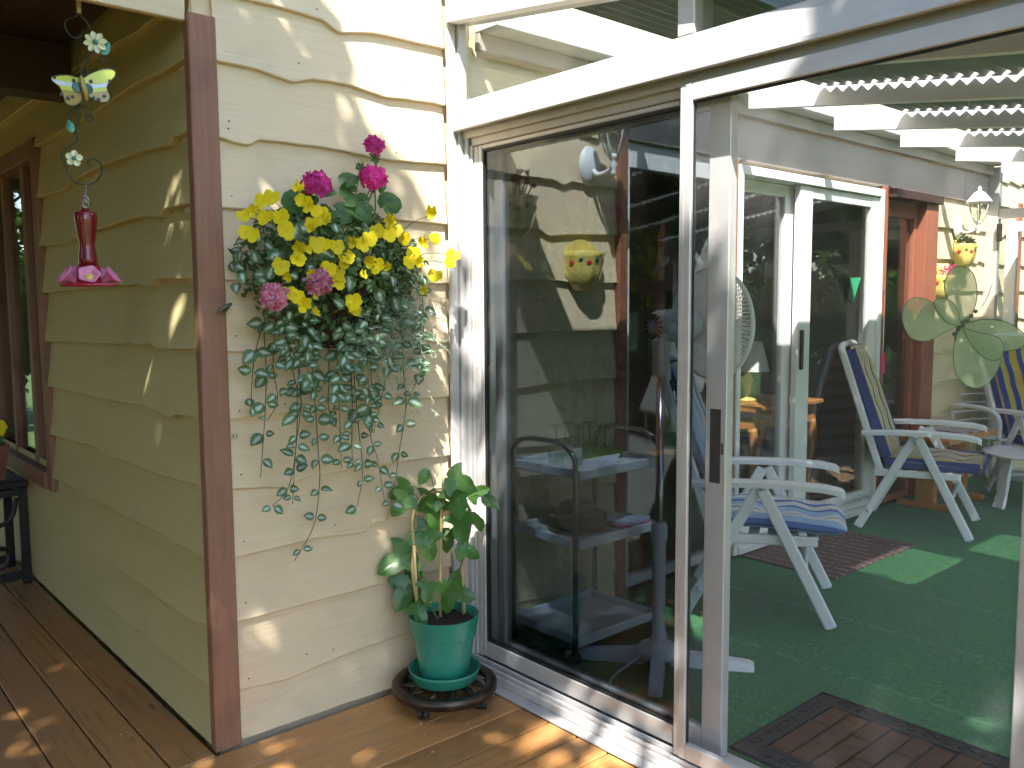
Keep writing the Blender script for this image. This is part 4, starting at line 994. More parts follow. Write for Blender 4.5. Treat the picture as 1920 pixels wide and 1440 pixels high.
daisy((-.250, 2.294), 8, .034, .018, 'd'); daisy((-.326, 1.944), 5, .025, .020, 'e')
def enamel_leaf(c, ang, l):
    b2 = MB(); M_ = aim((c[0], FY-.008, c[1]), VF) @ Matrix.Rotation(ang, 4, 'Z')
    ou = ovate(l*.55, l, 5); vs = [(0, l*.5, .003)]+[(x_, y2, 0) for x_, y2 in ou]+[(x_, y2, -.002) for x_, y2 in ou]; n = len(ou)
    b2.add(vs, [[0, 1+k, 1+(k+1) % n] for k in range(n)]+[[1+k, 1+n+k, 1+n+(k+1) % n, 1+(k+1) % n] for k in range(n)], M_); b2.build('metal_leaf', M_en_g, orn)
enamel_leaf((-.230, 2.262), -.45, .046); enamel_leaf((-.326, 2.020), .25, .040)
bfL = [(-.297,2.181),(-.306,2.182),(-.338,2.183),(-.372,2.173),(-.380,2.164),(-.373,2.155),(-.358,2.144),(-.350,2.122),(-.342,2.100),(-.323,2.097),(-.307,2.105),(-.296,2.121),(-.292,2.144)]
bfR = [(-.291,2.182),(-.271,2.198),(-.241,2.215),(-.214,2.221),(-.200,2.215),(-.203,2.199),(-.219,2.180),(-.225,2.162),(-.218,2.142),(-.222,2.125),(-.239,2.117),(-.265,2.122),(-.280,2.133),(-.289,2.148)]
def wing(ol, body_x, rise, sgn):
    w0 = MB(); cx = sum(p[0] for p in ol)/len(ol); cz = sum(p[1] for p in ol)/len(ol)
    yy = lambda x_: FY-.014-.30*abs(x_-body_x)*.3
    # one enamel panel per band, cut from the wing outline
    def clip(poly, lo, hi):
        f = lambda p: p[1]-rise*(p[0]-body_x)
        def cut(pl, c, s_):
            o2 = []
            for a, b in zip(pl, pl[1:]+pl[:1]):
                fa, fb = s_*(f(a)-c), s_*(f(b)-c)
                if fa >= 0: o2.append(a)
                if fa*fb < 0: t = fa/(fa-fb); o2.append((a[0]+(b[0]-a[0])*t, a[1]+(b[1]-a[1])*t))
            return o2
        q = cut(poly, lo, 1)
        return cut(q, hi, -1) if q else q
    for lo, hi, mt in ((2.163, 2.40, M_en_y), (2.1495, 2.1625, M_en_w), (2.138, 2.149, M_en_y), (1.9, 2.1375, M_en_o)):
        pl = clip(ol, lo, hi)
        if len(pl) > 2:
            b2 = MB(); b2.prism([(x_, yy(x_), z_) for x_, z_ in pl], (0, .003, 0)); b2.build('wing_panel', mt, orn)
    b2 = MB(); b2.tube([(x_, yy(x_)-.001, z_) for x_, z_ in ol+ol[:1]], .0017, 5, 3); b2.build('wing_rim', M_wire, orn)
    for (fx_, fz_, r_) in ((.25, 2.170, .0055), (.8, 2.168, .0045), (.45, 2.115, .006), (.62, 2.124, .005), (.30, 2.122, .005)):
        x_ = body_x+sgn*.095*fx_; z_ = fz_+rise*(x_-body_x)
        b2 = MB(); b2.lathe([(0, .0025), (r_, .0015), (r_, -.001)], 12, aim((x_, yy(x_)-.001, z_), Vector((0, -1, 0)))); b2.build('wing_spot', M_en_k, orn)
    b2 = MB(); b2.lathe([(0, .003), (.014, .002), (.016, -.001)], 14, aim((body_x+sgn*.014, FY-.017, 2.152), Vector((0, -1, 0)))); b2.build('wing_base', M_en_t, orn)
wing(bfL, -.294, -.02, -1); wing(bfR, -.294, .22, 1)
b_ = MB(); b_.tube([(-.298, FY-.022, 2.186), (-.296, FY-.025, 2.165), (-.289, FY-.024, 2.138), (-.284, FY-.02, 2.116)], [.004, .008, .008, .004], 10, 3); b_.build('butterfly_body', M_en_o, orn, smooth=True)
b_ = MB(); b_.tube([(-.298, FY-.022, 2.188), (-.30, FY-.024, 2.215), (-.312, FY-.026, 2.228)], .0009, 5, 3); b_.tube([(-.296, FY-.022, 2.188), (-.292, FY-.024, 2.218), (-.288, FY-.026, 2.235)], .0009, 5, 3); b_.build('antenna', M_wire, orn)
def redglass():
    mt, t, p = nodes_of('red_feeder_glass')
    p.inputs['Base Color'].default_value = (.26, .008, .018, 1); p.inputs['Roughness'].default_value = .08
    p.inputs['Transmission Weight'].default_value = .35; p.inputs['Coat Weight'].default_value = .5; return mt
M_redglass = redglass()
M_redpl = simple('red_plastic', (.50, .02, .05), (.44, .016, .04), .3, coat=.3); M_pinkpl2 = simple('pink_plastic', (.72, .24, .38), (.66, .18, .32), .35, coat=.2); M_yelpl = simple('yellow_plastic', (.72, .60, .12), None, .4)
fd = thing('hummingbird_feeder', 'red glass hummingbird feeder with pink flower ports hanging from the wire ornament', 'bird feeder', (-.298, FY, 1.57))
TF = Matrix.Translation((-.298, FY, 0))
b_ = MB(); b_.tube([(-.296, FY, 1.873), (-.292, FY, 1.862), (-.297, FY, 1.838), (-.300, FY, 1.826), (-.293, FY, 1.818)], .0028, 6, 3); b_.tube([(-.296+.009*math.cos(2*PI*k/14), FY, 1.818+.017*math.sin(2*PI*k/14)) for k in range(15)], .0026, 6); b_.build('hook', M_steel, fd)
b_ = MB(); b_.lathe([(0, 1.800), (.010, 1.800), (.012, 1.790), (.030, 1.787), (.032, 1.780), (.031, 1.76), (.026, 1.72), (.0215, 1.69), (.022, 1.68), (.026, 1.65), (.029, 1.625), (.0, 1.625)], 28, TF); b_.build('bottle', M_redglass, fd, smooth=True)
b_ = MB(); b_.lathe([(0, 1.6255), (.031, 1.6255), (.033, 1.618), (.033, 1.578), (.062, 1.574), (.085, 1.572), (.087, 1.568), (.083, 1.565), (.0, 1.562)], 36, TF); b_.build('base', M_redpl, fd, smooth=True, angle=50)
for k in range(5):
    a = -PI*.62+2*PI*k/5+.12
    d_ = Vector((math.cos(a), math.sin(a), .75)).normalized(); c_ = Vector((-.298, FY, 1.585))+Vector((math.cos(a), math.sin(a), 0))*.050
    M_ = aim(c_, d_)
    b_ = MB(); b_.lathe([(.008, -.012), (.012, .004), (.024, .020), (.031, .026), (.029, .028), (.020, .021), (.010, .010), (0, .010)], 20, M_, wob=lambda t, z: .10*math.cos(5*t) if z > .015 else 0); pf = b_.build('flower_port', M_pinkpl2, fd, smooth=True)
    b_ = MB(); b_.lathe([(0, .018), (.009, .016), (.013, .0115)], 14, M_); b_.build('bee_guard', M_yelpl, pf, smooth=True)

# ================================================================== PORCH TABLE WITH PLANTER
tb = thing('iron_table', 'black cast iron table with scroll sides at the far end of the porch', 'table', (-.35, 2.6, 0))
b_ = MB(); b_.box(-.72, -.018, 2.40, 2.86, .535, .575, .008)
for k in range(16): b_.box(-.72+k*.0445, -.70+k*.0445, 2.395, 2.399, .538, .572)
b_.build('table_top', M_black, tb)
for lx in (-.69, -.045):
    for ly in (2.42, 2.82):
        b_ = MB(); b_.box(lx-.022, lx+.022, ly-.014, ly+.014, .001, .534, .004); b_.build('leg', M_black, tb)
for ly in (2.42, 2.82):
    b_ = MB(); b_.box(-.665, -.07, ly-.010, ly+.010, .03, .075, .003); b_.box(-.665, -.07, ly-.010, ly+.010, .49, .53, .003)
    for s_ in (1, -1):
        cx = -.367
        b_.tube([(cx+s_*.29, ly, .48), (cx+s_*.25, ly, .36), (cx+s_*.08, ly, .30), (cx+s_*.03, ly, .20), (cx+s_*.12, ly, .10), (cx+s_*.22, ly, .12), (cx+s_*.24, ly, .20), (cx+s_*.17, ly, .22)], .013, 7, 5)
        b_.tube([(cx+s_*.05, ly, .49), (cx+s_*.08, ly, .42), (cx+s_*.18, ly, .40), (cx+s_*.20, ly, .46)], .010, 7, 5)
    b_.build('scroll_panel', M_black, tb)
pl = thing('planter_box', 'terracotta coloured planter box with a yellow flower on the iron table', 'planter', (-.38, 2.58, .576))
b_ = MB(); b_.prism([(-.66, 2.47, .577), (-.115, 2.47, .577), (-.115, 2.63, .577), (-.66, 2.63, .577)], (0, 0, .001))
vs = []
for (e_, z_) in ((0, .577), (.022, .73), (.03, .732), (.03, .765), (.018, .765), (.010, .735)):
    vs += [(-.66-e_, 2.47-e_, z_), (-.115+e_, 2.47-e_, z_), (-.115+e_, 2.63+e_, z_), (-.66-e_, 2.63+e_, z_)]
b_.add(vs, [[i*4+k, i*4+(k+1) % 4, (i+1)*4+(k+1) % 4, (i+1)*4+k] for i in range(5) for k in range(4)]); b_.build('box', M_terra, pl)
b_ = MB(); b_.box(-.665, -.11, 2.465, 2.635, .735, .742); b_.build('soil', M_soil, pl)
b_ = MB()
for k in range(330):
    p_ = Vector((random.uniform(-.66, -.09), random.gauss(2.54, .05), .745+abs(random.gauss(0, .09)))); massleaf(b_, p_, random.uniform(.03, .06), (Vector((0, -.4, .6))+rv(.8)).normalized())
tag(b_.build('foliage', M_mass, pl, recalc=False), kind='stuff')
for p_ in ((-.135, 2.43, .862), (-.40, 2.42, .84), (-.55, 2.45, .86)):
    place('pansy_flower', PANSY_ME, pl, aim(p_, Vector((-.2, -.9, .3)), .3, 1.4))
    b_ = MB(); b_.tube([(p_[0], 2.52, .75), (p_[0]+.01, 2.47, .82), Vector(p_)+Vector((0, .004, 0))], .002, 5, 3); b_.build('flower_stalk', M_gstem, pl)

# ================================================================== THINGS ON THE SUNROOM WALL
def lantern(x, z, label):
    t = thing('wall_lantern', label, 'wall lamp', (x, -.03, z), 'white carriage lanterns on the cream wall', world=False)
    yw = -.002
    b = MB(); b.lathe([(0, .035), (.025, .033), (.045, .022), (.062, .012), (.066, .002), (.066, 0)], 28, Matrix.Scale(1.35, 4, (0, 0, 1)) @ Euler((PI/2, 0, 0)).to_matrix().to_4x4()); b.build('back_plate', M_plastic, t, smooth=True)
    b = MB(); b.tube([(0, -.02, -.02), (0, -.06, -.045), (0, -.12, -.035), (0, -.15, -.005)], [.014, .011, .010, .012], 10, 5); b.build('arm', M_plastic, t, smooth=True)
    Tc = Matrix.Translation((0, -.15, 0))
    b = MB(); b.lathe([(0, -.065), (.008, -.06), (.014, -.045), (.007, -.030), (.020, -.012), (.012, .002), (.020, .012), (.030, .030), (.020, .033), (0, .033)], 20, Tc); b.build('finial', M_plastic, t, smooth=True)
    b = MB(); b.lathe([(.026, .030), (.050, .075), (.066, .135), (.068, .170), (.066, .170), (.064, .135), (.048, .075), (.024, .030)], 24, Tc); b.build('globe', M_glass, t, smooth=True)
    for k in range(6):
        a = 2*PI*k/6+.3
        b = MB(); b.tube([(r_*math.cos(a), -.15+r_*math.sin(a), z_) for r_, z_ in ((.028, .028), (.053, .075), (.070, .135), (.072, .172))], .004, 6, 3); b.build('cage_rib', M_plastic, t, smooth=True)
    b = MB(); b.lathe([(.0, .185), (.080, .172), (.088, .168), (.090, .174), (.082, .186), (.060, .215), (.034, .245), (.014, .255), (.010, .268), (.014, .276), (.006, .29), (0, .292)], 28, Tc); b.build('roof_cap', M_plastic, t, smooth=True)
    b = MB(); b.lathe([(0, .034), (.009, .034), (.010, .07), (.016, .09), (.015, .11), (.006, .125), (0, .127)], 16, Tc); b.build('bulb', M_white, t, smooth=True)
    return t
lantern(1.815, 2.125, 'white carriage lantern on the cream wall, partly hidden by the door head')
lantern(5.86, 2.07, 'small white carriage lantern near the far corner of the sunroom')
def wall_pot(x, z, label, plantmat, w, nleaf, lsize, spike=False):
    t = thing('wall_planter', label, 'wall planter', (x, -.031, z), 'yellow ceramic pots on the cream wall', world=False)
    b = MB(); sc = w/.13
    prof = [(.012, -.10), (.045, -.095), (.075, -.06), (.092, -.01), (.098, .045), (.104, .068), (.098, .070), (.088, .05), (.0, .045)]
    b.lathe([(r_*sc, z_*sc) for r_, z_ in prof], 30, None, PI, 2*PI, wob=lambda a, zz: .05*abs(math.sin(a*5)) if zz > .05*sc else .025*math.cos(a*10)); b.build('pot', M_ceramic, t, smooth=True)
    b = MB(); vs = []
    for k in range(13):
        a = PI*k/12; vs.append((.098*sc*math.cos(a), -.003, .05*sc+.075*sc*math.sin(a)))
    b.prism([(-.098*sc, -.003, -.03*sc)]+vs[::-1]+[(.098*sc, -.003, -.03*sc), (.05*sc, -.003, -.09*sc), (-.05*sc, -.003, -.09*sc)], (0, .006, 0)); b.build('back_plate', M_ceramic, t)
    for k in range(7):
        a = PI*1.1+PI*.8*k/6; b = MB(); q = .096*sc
        b.lathe([(0, .004), (.010*sc, .002), (.012*sc, -.001)], 9, aim((q*math.cos(a), q*math.sin(a), .02*sc+.012*sc*(k % 2)), Vector((math.cos(a), math.sin(a), 0)))); b.build('painted_flower', (M_redpl, M_en_t)[k % 2], t)
    if nleaf:
        b = MB()
        for k in range(nleaf):
            a = PI+PI*random.random(); q = .075*sc*random.random()**.5; p0 = Vector((q*math.cos(a), q*math.sin(a), .05*sc))
            if spike:
                h = random.uniform(.5, 1)*lsize*2; ax_ = (Vector((math.cos(a)*.5, math.sin(a)*.4, 1))+rv(.25)).normalized(); c0 = p0+ax_*h
                b.tube([p0, p0.lerp(c0, .6), c0], .003, 5)
                for j2 in range(9):
                    d_ = (ax_*.9+rv(1).normalized()*.8).normalized(); s_ = lsize*.42*random.uniform(.7, 1.1); n_ = d_.orthogonal().normalized()
                    n_.rotate(Matrix.Rotation(random.random()*6.28, 3, d_)); w2 = d_.cross(n_)
                    b.add([c0, c0+d_*s_*.5+w2*s_*.24+n_*.004, c0+d_*s_, c0+d_*s_*.5-w2*s_*.24+n_*.004], [(0, 1, 2), (0, 2, 3)])
            else:
                for j2 in range(4): massleaf(b, p0+Vector((0, 0, random.uniform(0, lsize)))+rv(lsize*.3), lsize*.5, (Vector((0, -.5, .6))+rv(.8)).normalized())
        b.build('plant', plantmat, t, recalc=False)
    return t
wall_pot(1.345, 1.875, 'yellow ceramic wall pot with dark purple succulent, nearest the frame', M_purple, .140, 15, .068, True)
wall_pot(1.765, 1.665, 'empty yellow ceramic wall pot with painted flowers below the lantern', None, .135, 0, 0)
wall_pot(5.93, 1.86, 'yellow ceramic wall pot with grey green plant under the far lantern', M_greypl, .15, 60, .07)
wall_pot(5.56, 1.62, 'yellow ceramic wall pot with pink succulent beside the brown window casing', M_pinkpl, .145, 14, .05, True)

# ================================================================== SERVING CART
ct = thing('serving_cart', 'three-tier serving cart with white trays and dark chrome tubes behind the door glass', 'serving cart', (1.555, -.262, FZ))
CX0, CX1, CY0, CY1 = 1.315, 1.795, -.462, -.068
for z_ in (.150, .545, .825):
    b_ = MB(); b_.box(CX0+.012, CX1-.012, CY0+.012, CY1-.012, z_-.012, z_, .003)
    for q in ((CX0, CX1, CY0, CY0+.0115), (CX0, CX1, CY1-.0115, CY1), (CX0, CX0+.0115, CY0+.012, CY1-.012), (CX1-.0115, CX1, CY0+.012, CY1-.012)): b_.box(*q, z_-.014, z_+.026, .004)
    b_.build('tray', M_plastic, ct)
for xx in (CX0-.013, CX1+.013):
    b_ = MB(); b_.tube([(xx, CY0+.01, .125), (xx, CY0+.01, .5), (xx, CY0+.01, .84), (xx, CY0+.025, .91), (xx, CY0+.09, .948), (xx, (CY0+CY1)/2, .955), (xx, CY1-.09, .948), (xx, CY1-.025, .91), (xx, CY1-.01, .84), (xx, CY1-.01, .5), (xx, CY1-.01, .125)], .0115, 10, 4); b_.build('tube_frame', M_chrome, ct, smooth=True)
    for yy in (CY0+.01, CY1-.01):
        b_ = MB(); b_.box(xx-.007, xx+.007, yy-.012, yy+.012, .100, .127, .002); cf = b_.build('caster_fork', M_rubber, ct)
        b_ = MB(); b_.lathe([(0, -.010), (.02, -.010), (.0245, -.006), (.0245, .006), (.02, .010), (0, .010)], 18, Matrix.Translation((xx, yy, FZ+.025)) @ Euler((0, PI/2, .5)).to_matrix().to_4x4()); b_.build('wheel', M_rubber, cf, smooth=False, angle=40)
b_ = MB(); b_.tube([(CX0-.012, CY1-.01, .20), (CX0-.03, -.11, .16), (CX0-.02, -.25, .115), (CX0+.02, -.40, .105), (CX0-.012, CY0+.01, .16)], .004, 6, 6); b_.build('base_ring', M_chrome, ct, smooth=True)
GL = [(1.50, -.30, 0), (1.555, -.22, 0), (1.60, -.33, 1), (1.645, -.20, 1), (1.47, -.17, 0), (1.70, -.30, 1), (1.565, -.13, 0)]
gl_lab = ['clear stemmed glass upside down, at the near end of the top tray', 'clear stemmed glass upside down in the middle of the top tray', 'green tinted glass upside down at the front edge of the top tray', 'green tinted glass upside down behind the front one', 'clear stemmed glass upside down at the back near end', 'green tinted glass upside down at the far end of the tray', 'clear stemmed glass upside down against the back rim']
for k, (gx, gy, gc) in enumerate(GL):
    t = thing('stemmed_glass', gl_lab[k], 'glass', (gx, gy, .826), 'glasses on the serving cart', world=False)
    b = MB(); b.lathe([(.030, 0), (.036, .03), (.034, .055), (.020, .075), (.005, .085), (.004, .15), (.008, .155), (.032, .160), (.032, .163), (0, .164)], 20); b.build('bowl_and_stem', M_tumbler_g if gc else M_tumbler, t, smooth=True)
M_paper = simple('white_paper', (.78, .80, .82), (.74, .76, .78), .6, ns=3); M_plate = simple('brown_pink_plate', (.42, .27, .24), (.34, .21, .19), .25, ns=5, coat=.4)
b_ = MB(); b_.prism([(1.345, -.43, .8265), (1.40, -.40, .878), (1.62, -.40, .878), (1.565, -.43, .8265)], (0, .002, 0)); b_.box(1.47, 1.60, -.426, -.405, .8264, .829, M=None)
tag(b_.build('folded_card', M_paper), 'white folded card standing on the top tray of the cart', 'card')
b_ = MB(); b_.box(1.655, 1.765, -.44, -.32, .8265, .838, .003); tag(b_.build('white_notepad', M_paper), 'white notepad on the front right of the top tray', 'notepad')
PLL = ['lowest', 'second', 'third', 'fourth', 'topmost']
for k in range(5):
    b_ = MB(); z_ = .5465+k*.0135
    b_.lathe([(0, z_), (.075, z_), (.085, z_+.004), (.125, z_+.016), (.127, z_+.0185), (.085, z_+.008), (0, z_+.006)], 30, Matrix.Translation((1.51+.003*(k % 2), -.255, 0)))
    tag(b_.build('dinner_plate', M_plate, smooth=True), PLL[k]+' brown plate of the stack on the middle tray', 'plate', 'stack of plates on the cart')
b_ = MB(); b_.lathe([(0, .62), (.045, .62), (.06, .625), (.068, .66), (.066, .662), (.05, .64), (0, .635)], 24, Matrix.Translation((1.50, -.26, 0))); tag(b_.build('small_bowl', M_plate, smooth=True), 'small brown bowl on top of the plate stack', 'bowl')
for k, (c_, lb) in enumerate((((.06, .08, .16), 'dark blue magazine lowest on the middle tray of the cart'), ((.50, .10, .20), 'pink magazine in the middle of the pile on the cart'), ((.30, .34, .42), 'grey magazine on top of the pile on the cart'))):
    b_ = MB(); M_ = Matrix.Translation((1.71, -.37, 0)) @ Matrix.Rotation(.12*k, 4, 'Z'); b_.box(-.07, .07, -.07, .09, .5465+k*.0125, .558+k*.0125, .001, M_)
    tag(b_.build('magazine', simple('magazine_cover', c_, tuple(min(1, x_*2+.1) for x_ in c_), .35, ns=25)), lb, 'magazine', 'magazines on the cart')

# ================================================================== PEDESTAL FAN
fx0, fy0 = 1.555, -.665
fn = thing('pedestal_fan', 'white pedestal fan with wire cage standing behind the door mullion', 'fan', (fx0, fy0, FZ))
for k in range(4):
    a = math.atan2(-.8, .6)+PI/2*k; d_ = Vector((math.cos(a), math.sin(a), 0)); n_ = Vector((-d_.y, d_.x, 0)); c0 = Vector((fx0, fy0, FZ))
    b_ = MB(); l_ = .37 if k % 2 == 0 else .31
    vs = []
    for (r_, hw, hz) in ((.05, .030, .062), (.18, .029, .050), (l_-.02, .027, .036), (l_, .024, .028)):
        c2 = c0+d_*r_; vs += [c2+n_*hw+Vector((0, 0, .002)), c2+n_*hw*.75+Vector((0, 0, hz)), c2-n_*hw*.75+Vector((0, 0, hz)), c2-n_*hw+Vector((0, 0, .002))]
    b_.add(vs, [[i*4+q, i*4+(q+1) % 4, (i+1)*4+(q+1) % 4, (i+1)*4+q] for i in range(3) for q in range(4)]+[[0, 1, 2, 3], [12, 13, 14, 15]]); b_.build('foot', M_plastic, fn)
TFN = Matrix.Translation((fx0, fy0, FZ))
b_ = MB(); b_.lathe([(.0, .035), (.085, .035), (.092, .045), (.090, .060), (.078, .072), (.055, .085), (.034, .095), (.030, .11), (0, .11)], 32, TFN); b_.build('base_cover', M_plastic, fn, smooth=True, angle=35)
b_ = MB(); b_.lathe([(.026, .10), (.026, .50), (.032, .505), (.032, .56), (.026, .575), (0, .575)], 20, TFN); b_.build('outer_pole', M_plastic, fn, smooth=True, angle=35)
b_ = MB(); b_.lathe([(.016, .575), (.016, 1.20), (0, 1.20)], 16, TFN); b_.build('inner_pole', M_chrome, fn, smooth=True)
b_ = MB(); b_.box(fx0-.03, fx0+.03, fy0-.028, fy0+.028, FZ+1.15, FZ+1.30, .012); b_.build('neck', M_plastic, fn)
AX = Vector((.985, -.17, .03)).normalized(); HC = Vector((fx0+.07, fy0+.015, 1.415))
MF = AX.to_track_quat('Z', 'Y').to_matrix().to_4x4(); MF.translation = HC
b_ = MB(); b_.lathe([(0, -.085), (.035, -.083), (.056, -.072), (.064, -.05), (.066, .06), (.06, .10), (.05, .145), (.03, .155), (0, .16)], 28, MF); b_.build('motor_housing', M_plastic, fn, smooth=True)
for k in range(14):
    a = 2*PI*k/14; b_ = MB(); b_.box(.026, .050, -.0035, .0035, -.0865, -.076, M=MF @ Matrix.Rotation(a, 4, 'Z')); b_.build('vent_slot', M_rubber, fn)
MC = MF @ Matrix.Translation((0, 0, .075))
RC = .225
cage = MB(); 
for k in range(84):
    a = 2*PI*k/84; tw = .25
    pts = [MC @ Vector((r_*math.cos(a+tw*r_/RC), r_*math.sin(a+tw*r_/RC), z_)) for r_, z_ in ((.05, .055), (.13, .075), (.19, .105), (RC, .145))]
    cage.tube(pts, .0021, 4, 0, False)
    pts = [MC @ Vector((r_*math.cos(a-tw*r_/RC), r_*math.sin(a-tw*r_/RC), z_)) for r_, z_ in ((RC, .148), (.19, .19), (.13, .215), (.05, .225))]
    cage.tube(pts, .0021, 4, 0, False)
cage.build('wire_cage', M_plastic, fn)
b_ = MB(); b_.lathe([(RC-.004, .138), (RC+.005, .140), (RC+.005, .154), (RC-.004, .156), (RC-.004, .138)], 60, MC); b_.lathe([(RC*.62, .1065), (RC*.62+.004, .108), (RC*.62, .111), (RC*.62, .1065)], 48, MC); b_.build('cage_ring', M_plastic, fn, smooth=True)
b_ = MB(); b_.lathe([(0, .234), (.045, .232), (.052, .226), (.052, .220), (0, .220)], 24, MC); b_.build('badge', M_plastic, fn, smooth=True)
for k in range(3):
    b_ = MB(); vs = []; nb = 7
    for i in range(nb+1):
        r_ = .03+.16*i/nb; hw = .35+.55*math.sin(PI*min(1, i/nb*.8+.1))
        for s_ in (-1, 1): a = 2*PI*k/3+s_*hw*.55; vs.append(MC @ Vector((r_*math.cos(a), r_*math.sin(a), .15+s_*.020)))
    b_.add(vs, [[2*i, 2*i+1, 2*i+3, 2*i+2] for i in range(nb)]); b_.build('blade', M_glass, fn, smooth=True, recalc=False)
b_ = MB(); b_.lathe([(0, .08), (.022, .085), (.022, .175), (0, .18)], 14, MC); b_.build('blade_hub', M_plastic, fn, smooth=True)
b_ = MB(); b_.tube([(fx0-.03, fy0-.02, FZ+.09), (fx0-.12, fy0+.03, FZ+.03), (fx0-.25, fy0+.02, FZ+.006), (fx0-.34, fy0-.05, FZ+.006), (1.215, fy0-.02, FZ+.006), (1.215, fy0+.35, FZ+.006)], .0045, 7, 6)
tag(b_.build('power_cord', M_plastic, smooth=True), 'white power cord of the fan lying on the floor', 'cord')
b_ = MB(); b_.tube([(1.24, -.06, .60), (1.25, -.065, .45), (1.262, -.07, .25), (1.25, -.10, .12), (1.235, -.16, FZ+.006)], .005, 7, 5)
tag(b_.build('hanging_cord', M_plastic, smooth=True), 'pale cord hanging in the corner beside the serving cart', 'cord')

# ================================================================== CHAIRS
def pad(mb, u0, u1, v0, v1, th, fn_, nu=16, nv=18, tuft=()):
    """closed cushion over the (u,v) rectangle, fn_(u,v,h) gives the point"""
    base = len(mb.v); top = []; bot = []
    for s_, lst in ((1, top), (-1, bot)):
        for j2 in range(nv+1):
            for i in range(nu+1):
                a = -1+2*i/nu; b = -1+2*j2/nv
                e = (max(0, 1-abs(a)**5)*max(0, 1-abs(b)**7))**.5
                # rounded corners
                kx = 1-.05*abs(b)**8; ky = 1-.03*abs(a)**8
                h = s_*th*.5*e*(1 if s_ > 0 else .8)
                if s_ > 0:
                    for (tu, tv) in tuft: h -= th*.40*math.exp(-(((a-tu)*3.2)**2+((b-tv)*4.0)**2))
                mb.v.append(tuple(fn_((u0+u1)/2+a*kx*(u1-u0)/2, (v0+v1)/2+b*ky*(v1-v0)/2, h)))
    W = nu+1; off2 = (nu+1)*(nv+1)
    for j2 in range(nv):
        for i in range(nu):
            q = [base+j2*W+i, base+j2*W+i+1, base+(j2+1)*W+i+1, base+(j2+1)*W+i]; mb.f.append(q); mb.f.append([x_+off2 for x_ in q][::-1]); mb.mi += [0, 0]
BA, BB = Vector((0, .19, .40)), Vector((0, .44, 1.12))      # back line, seat end to top
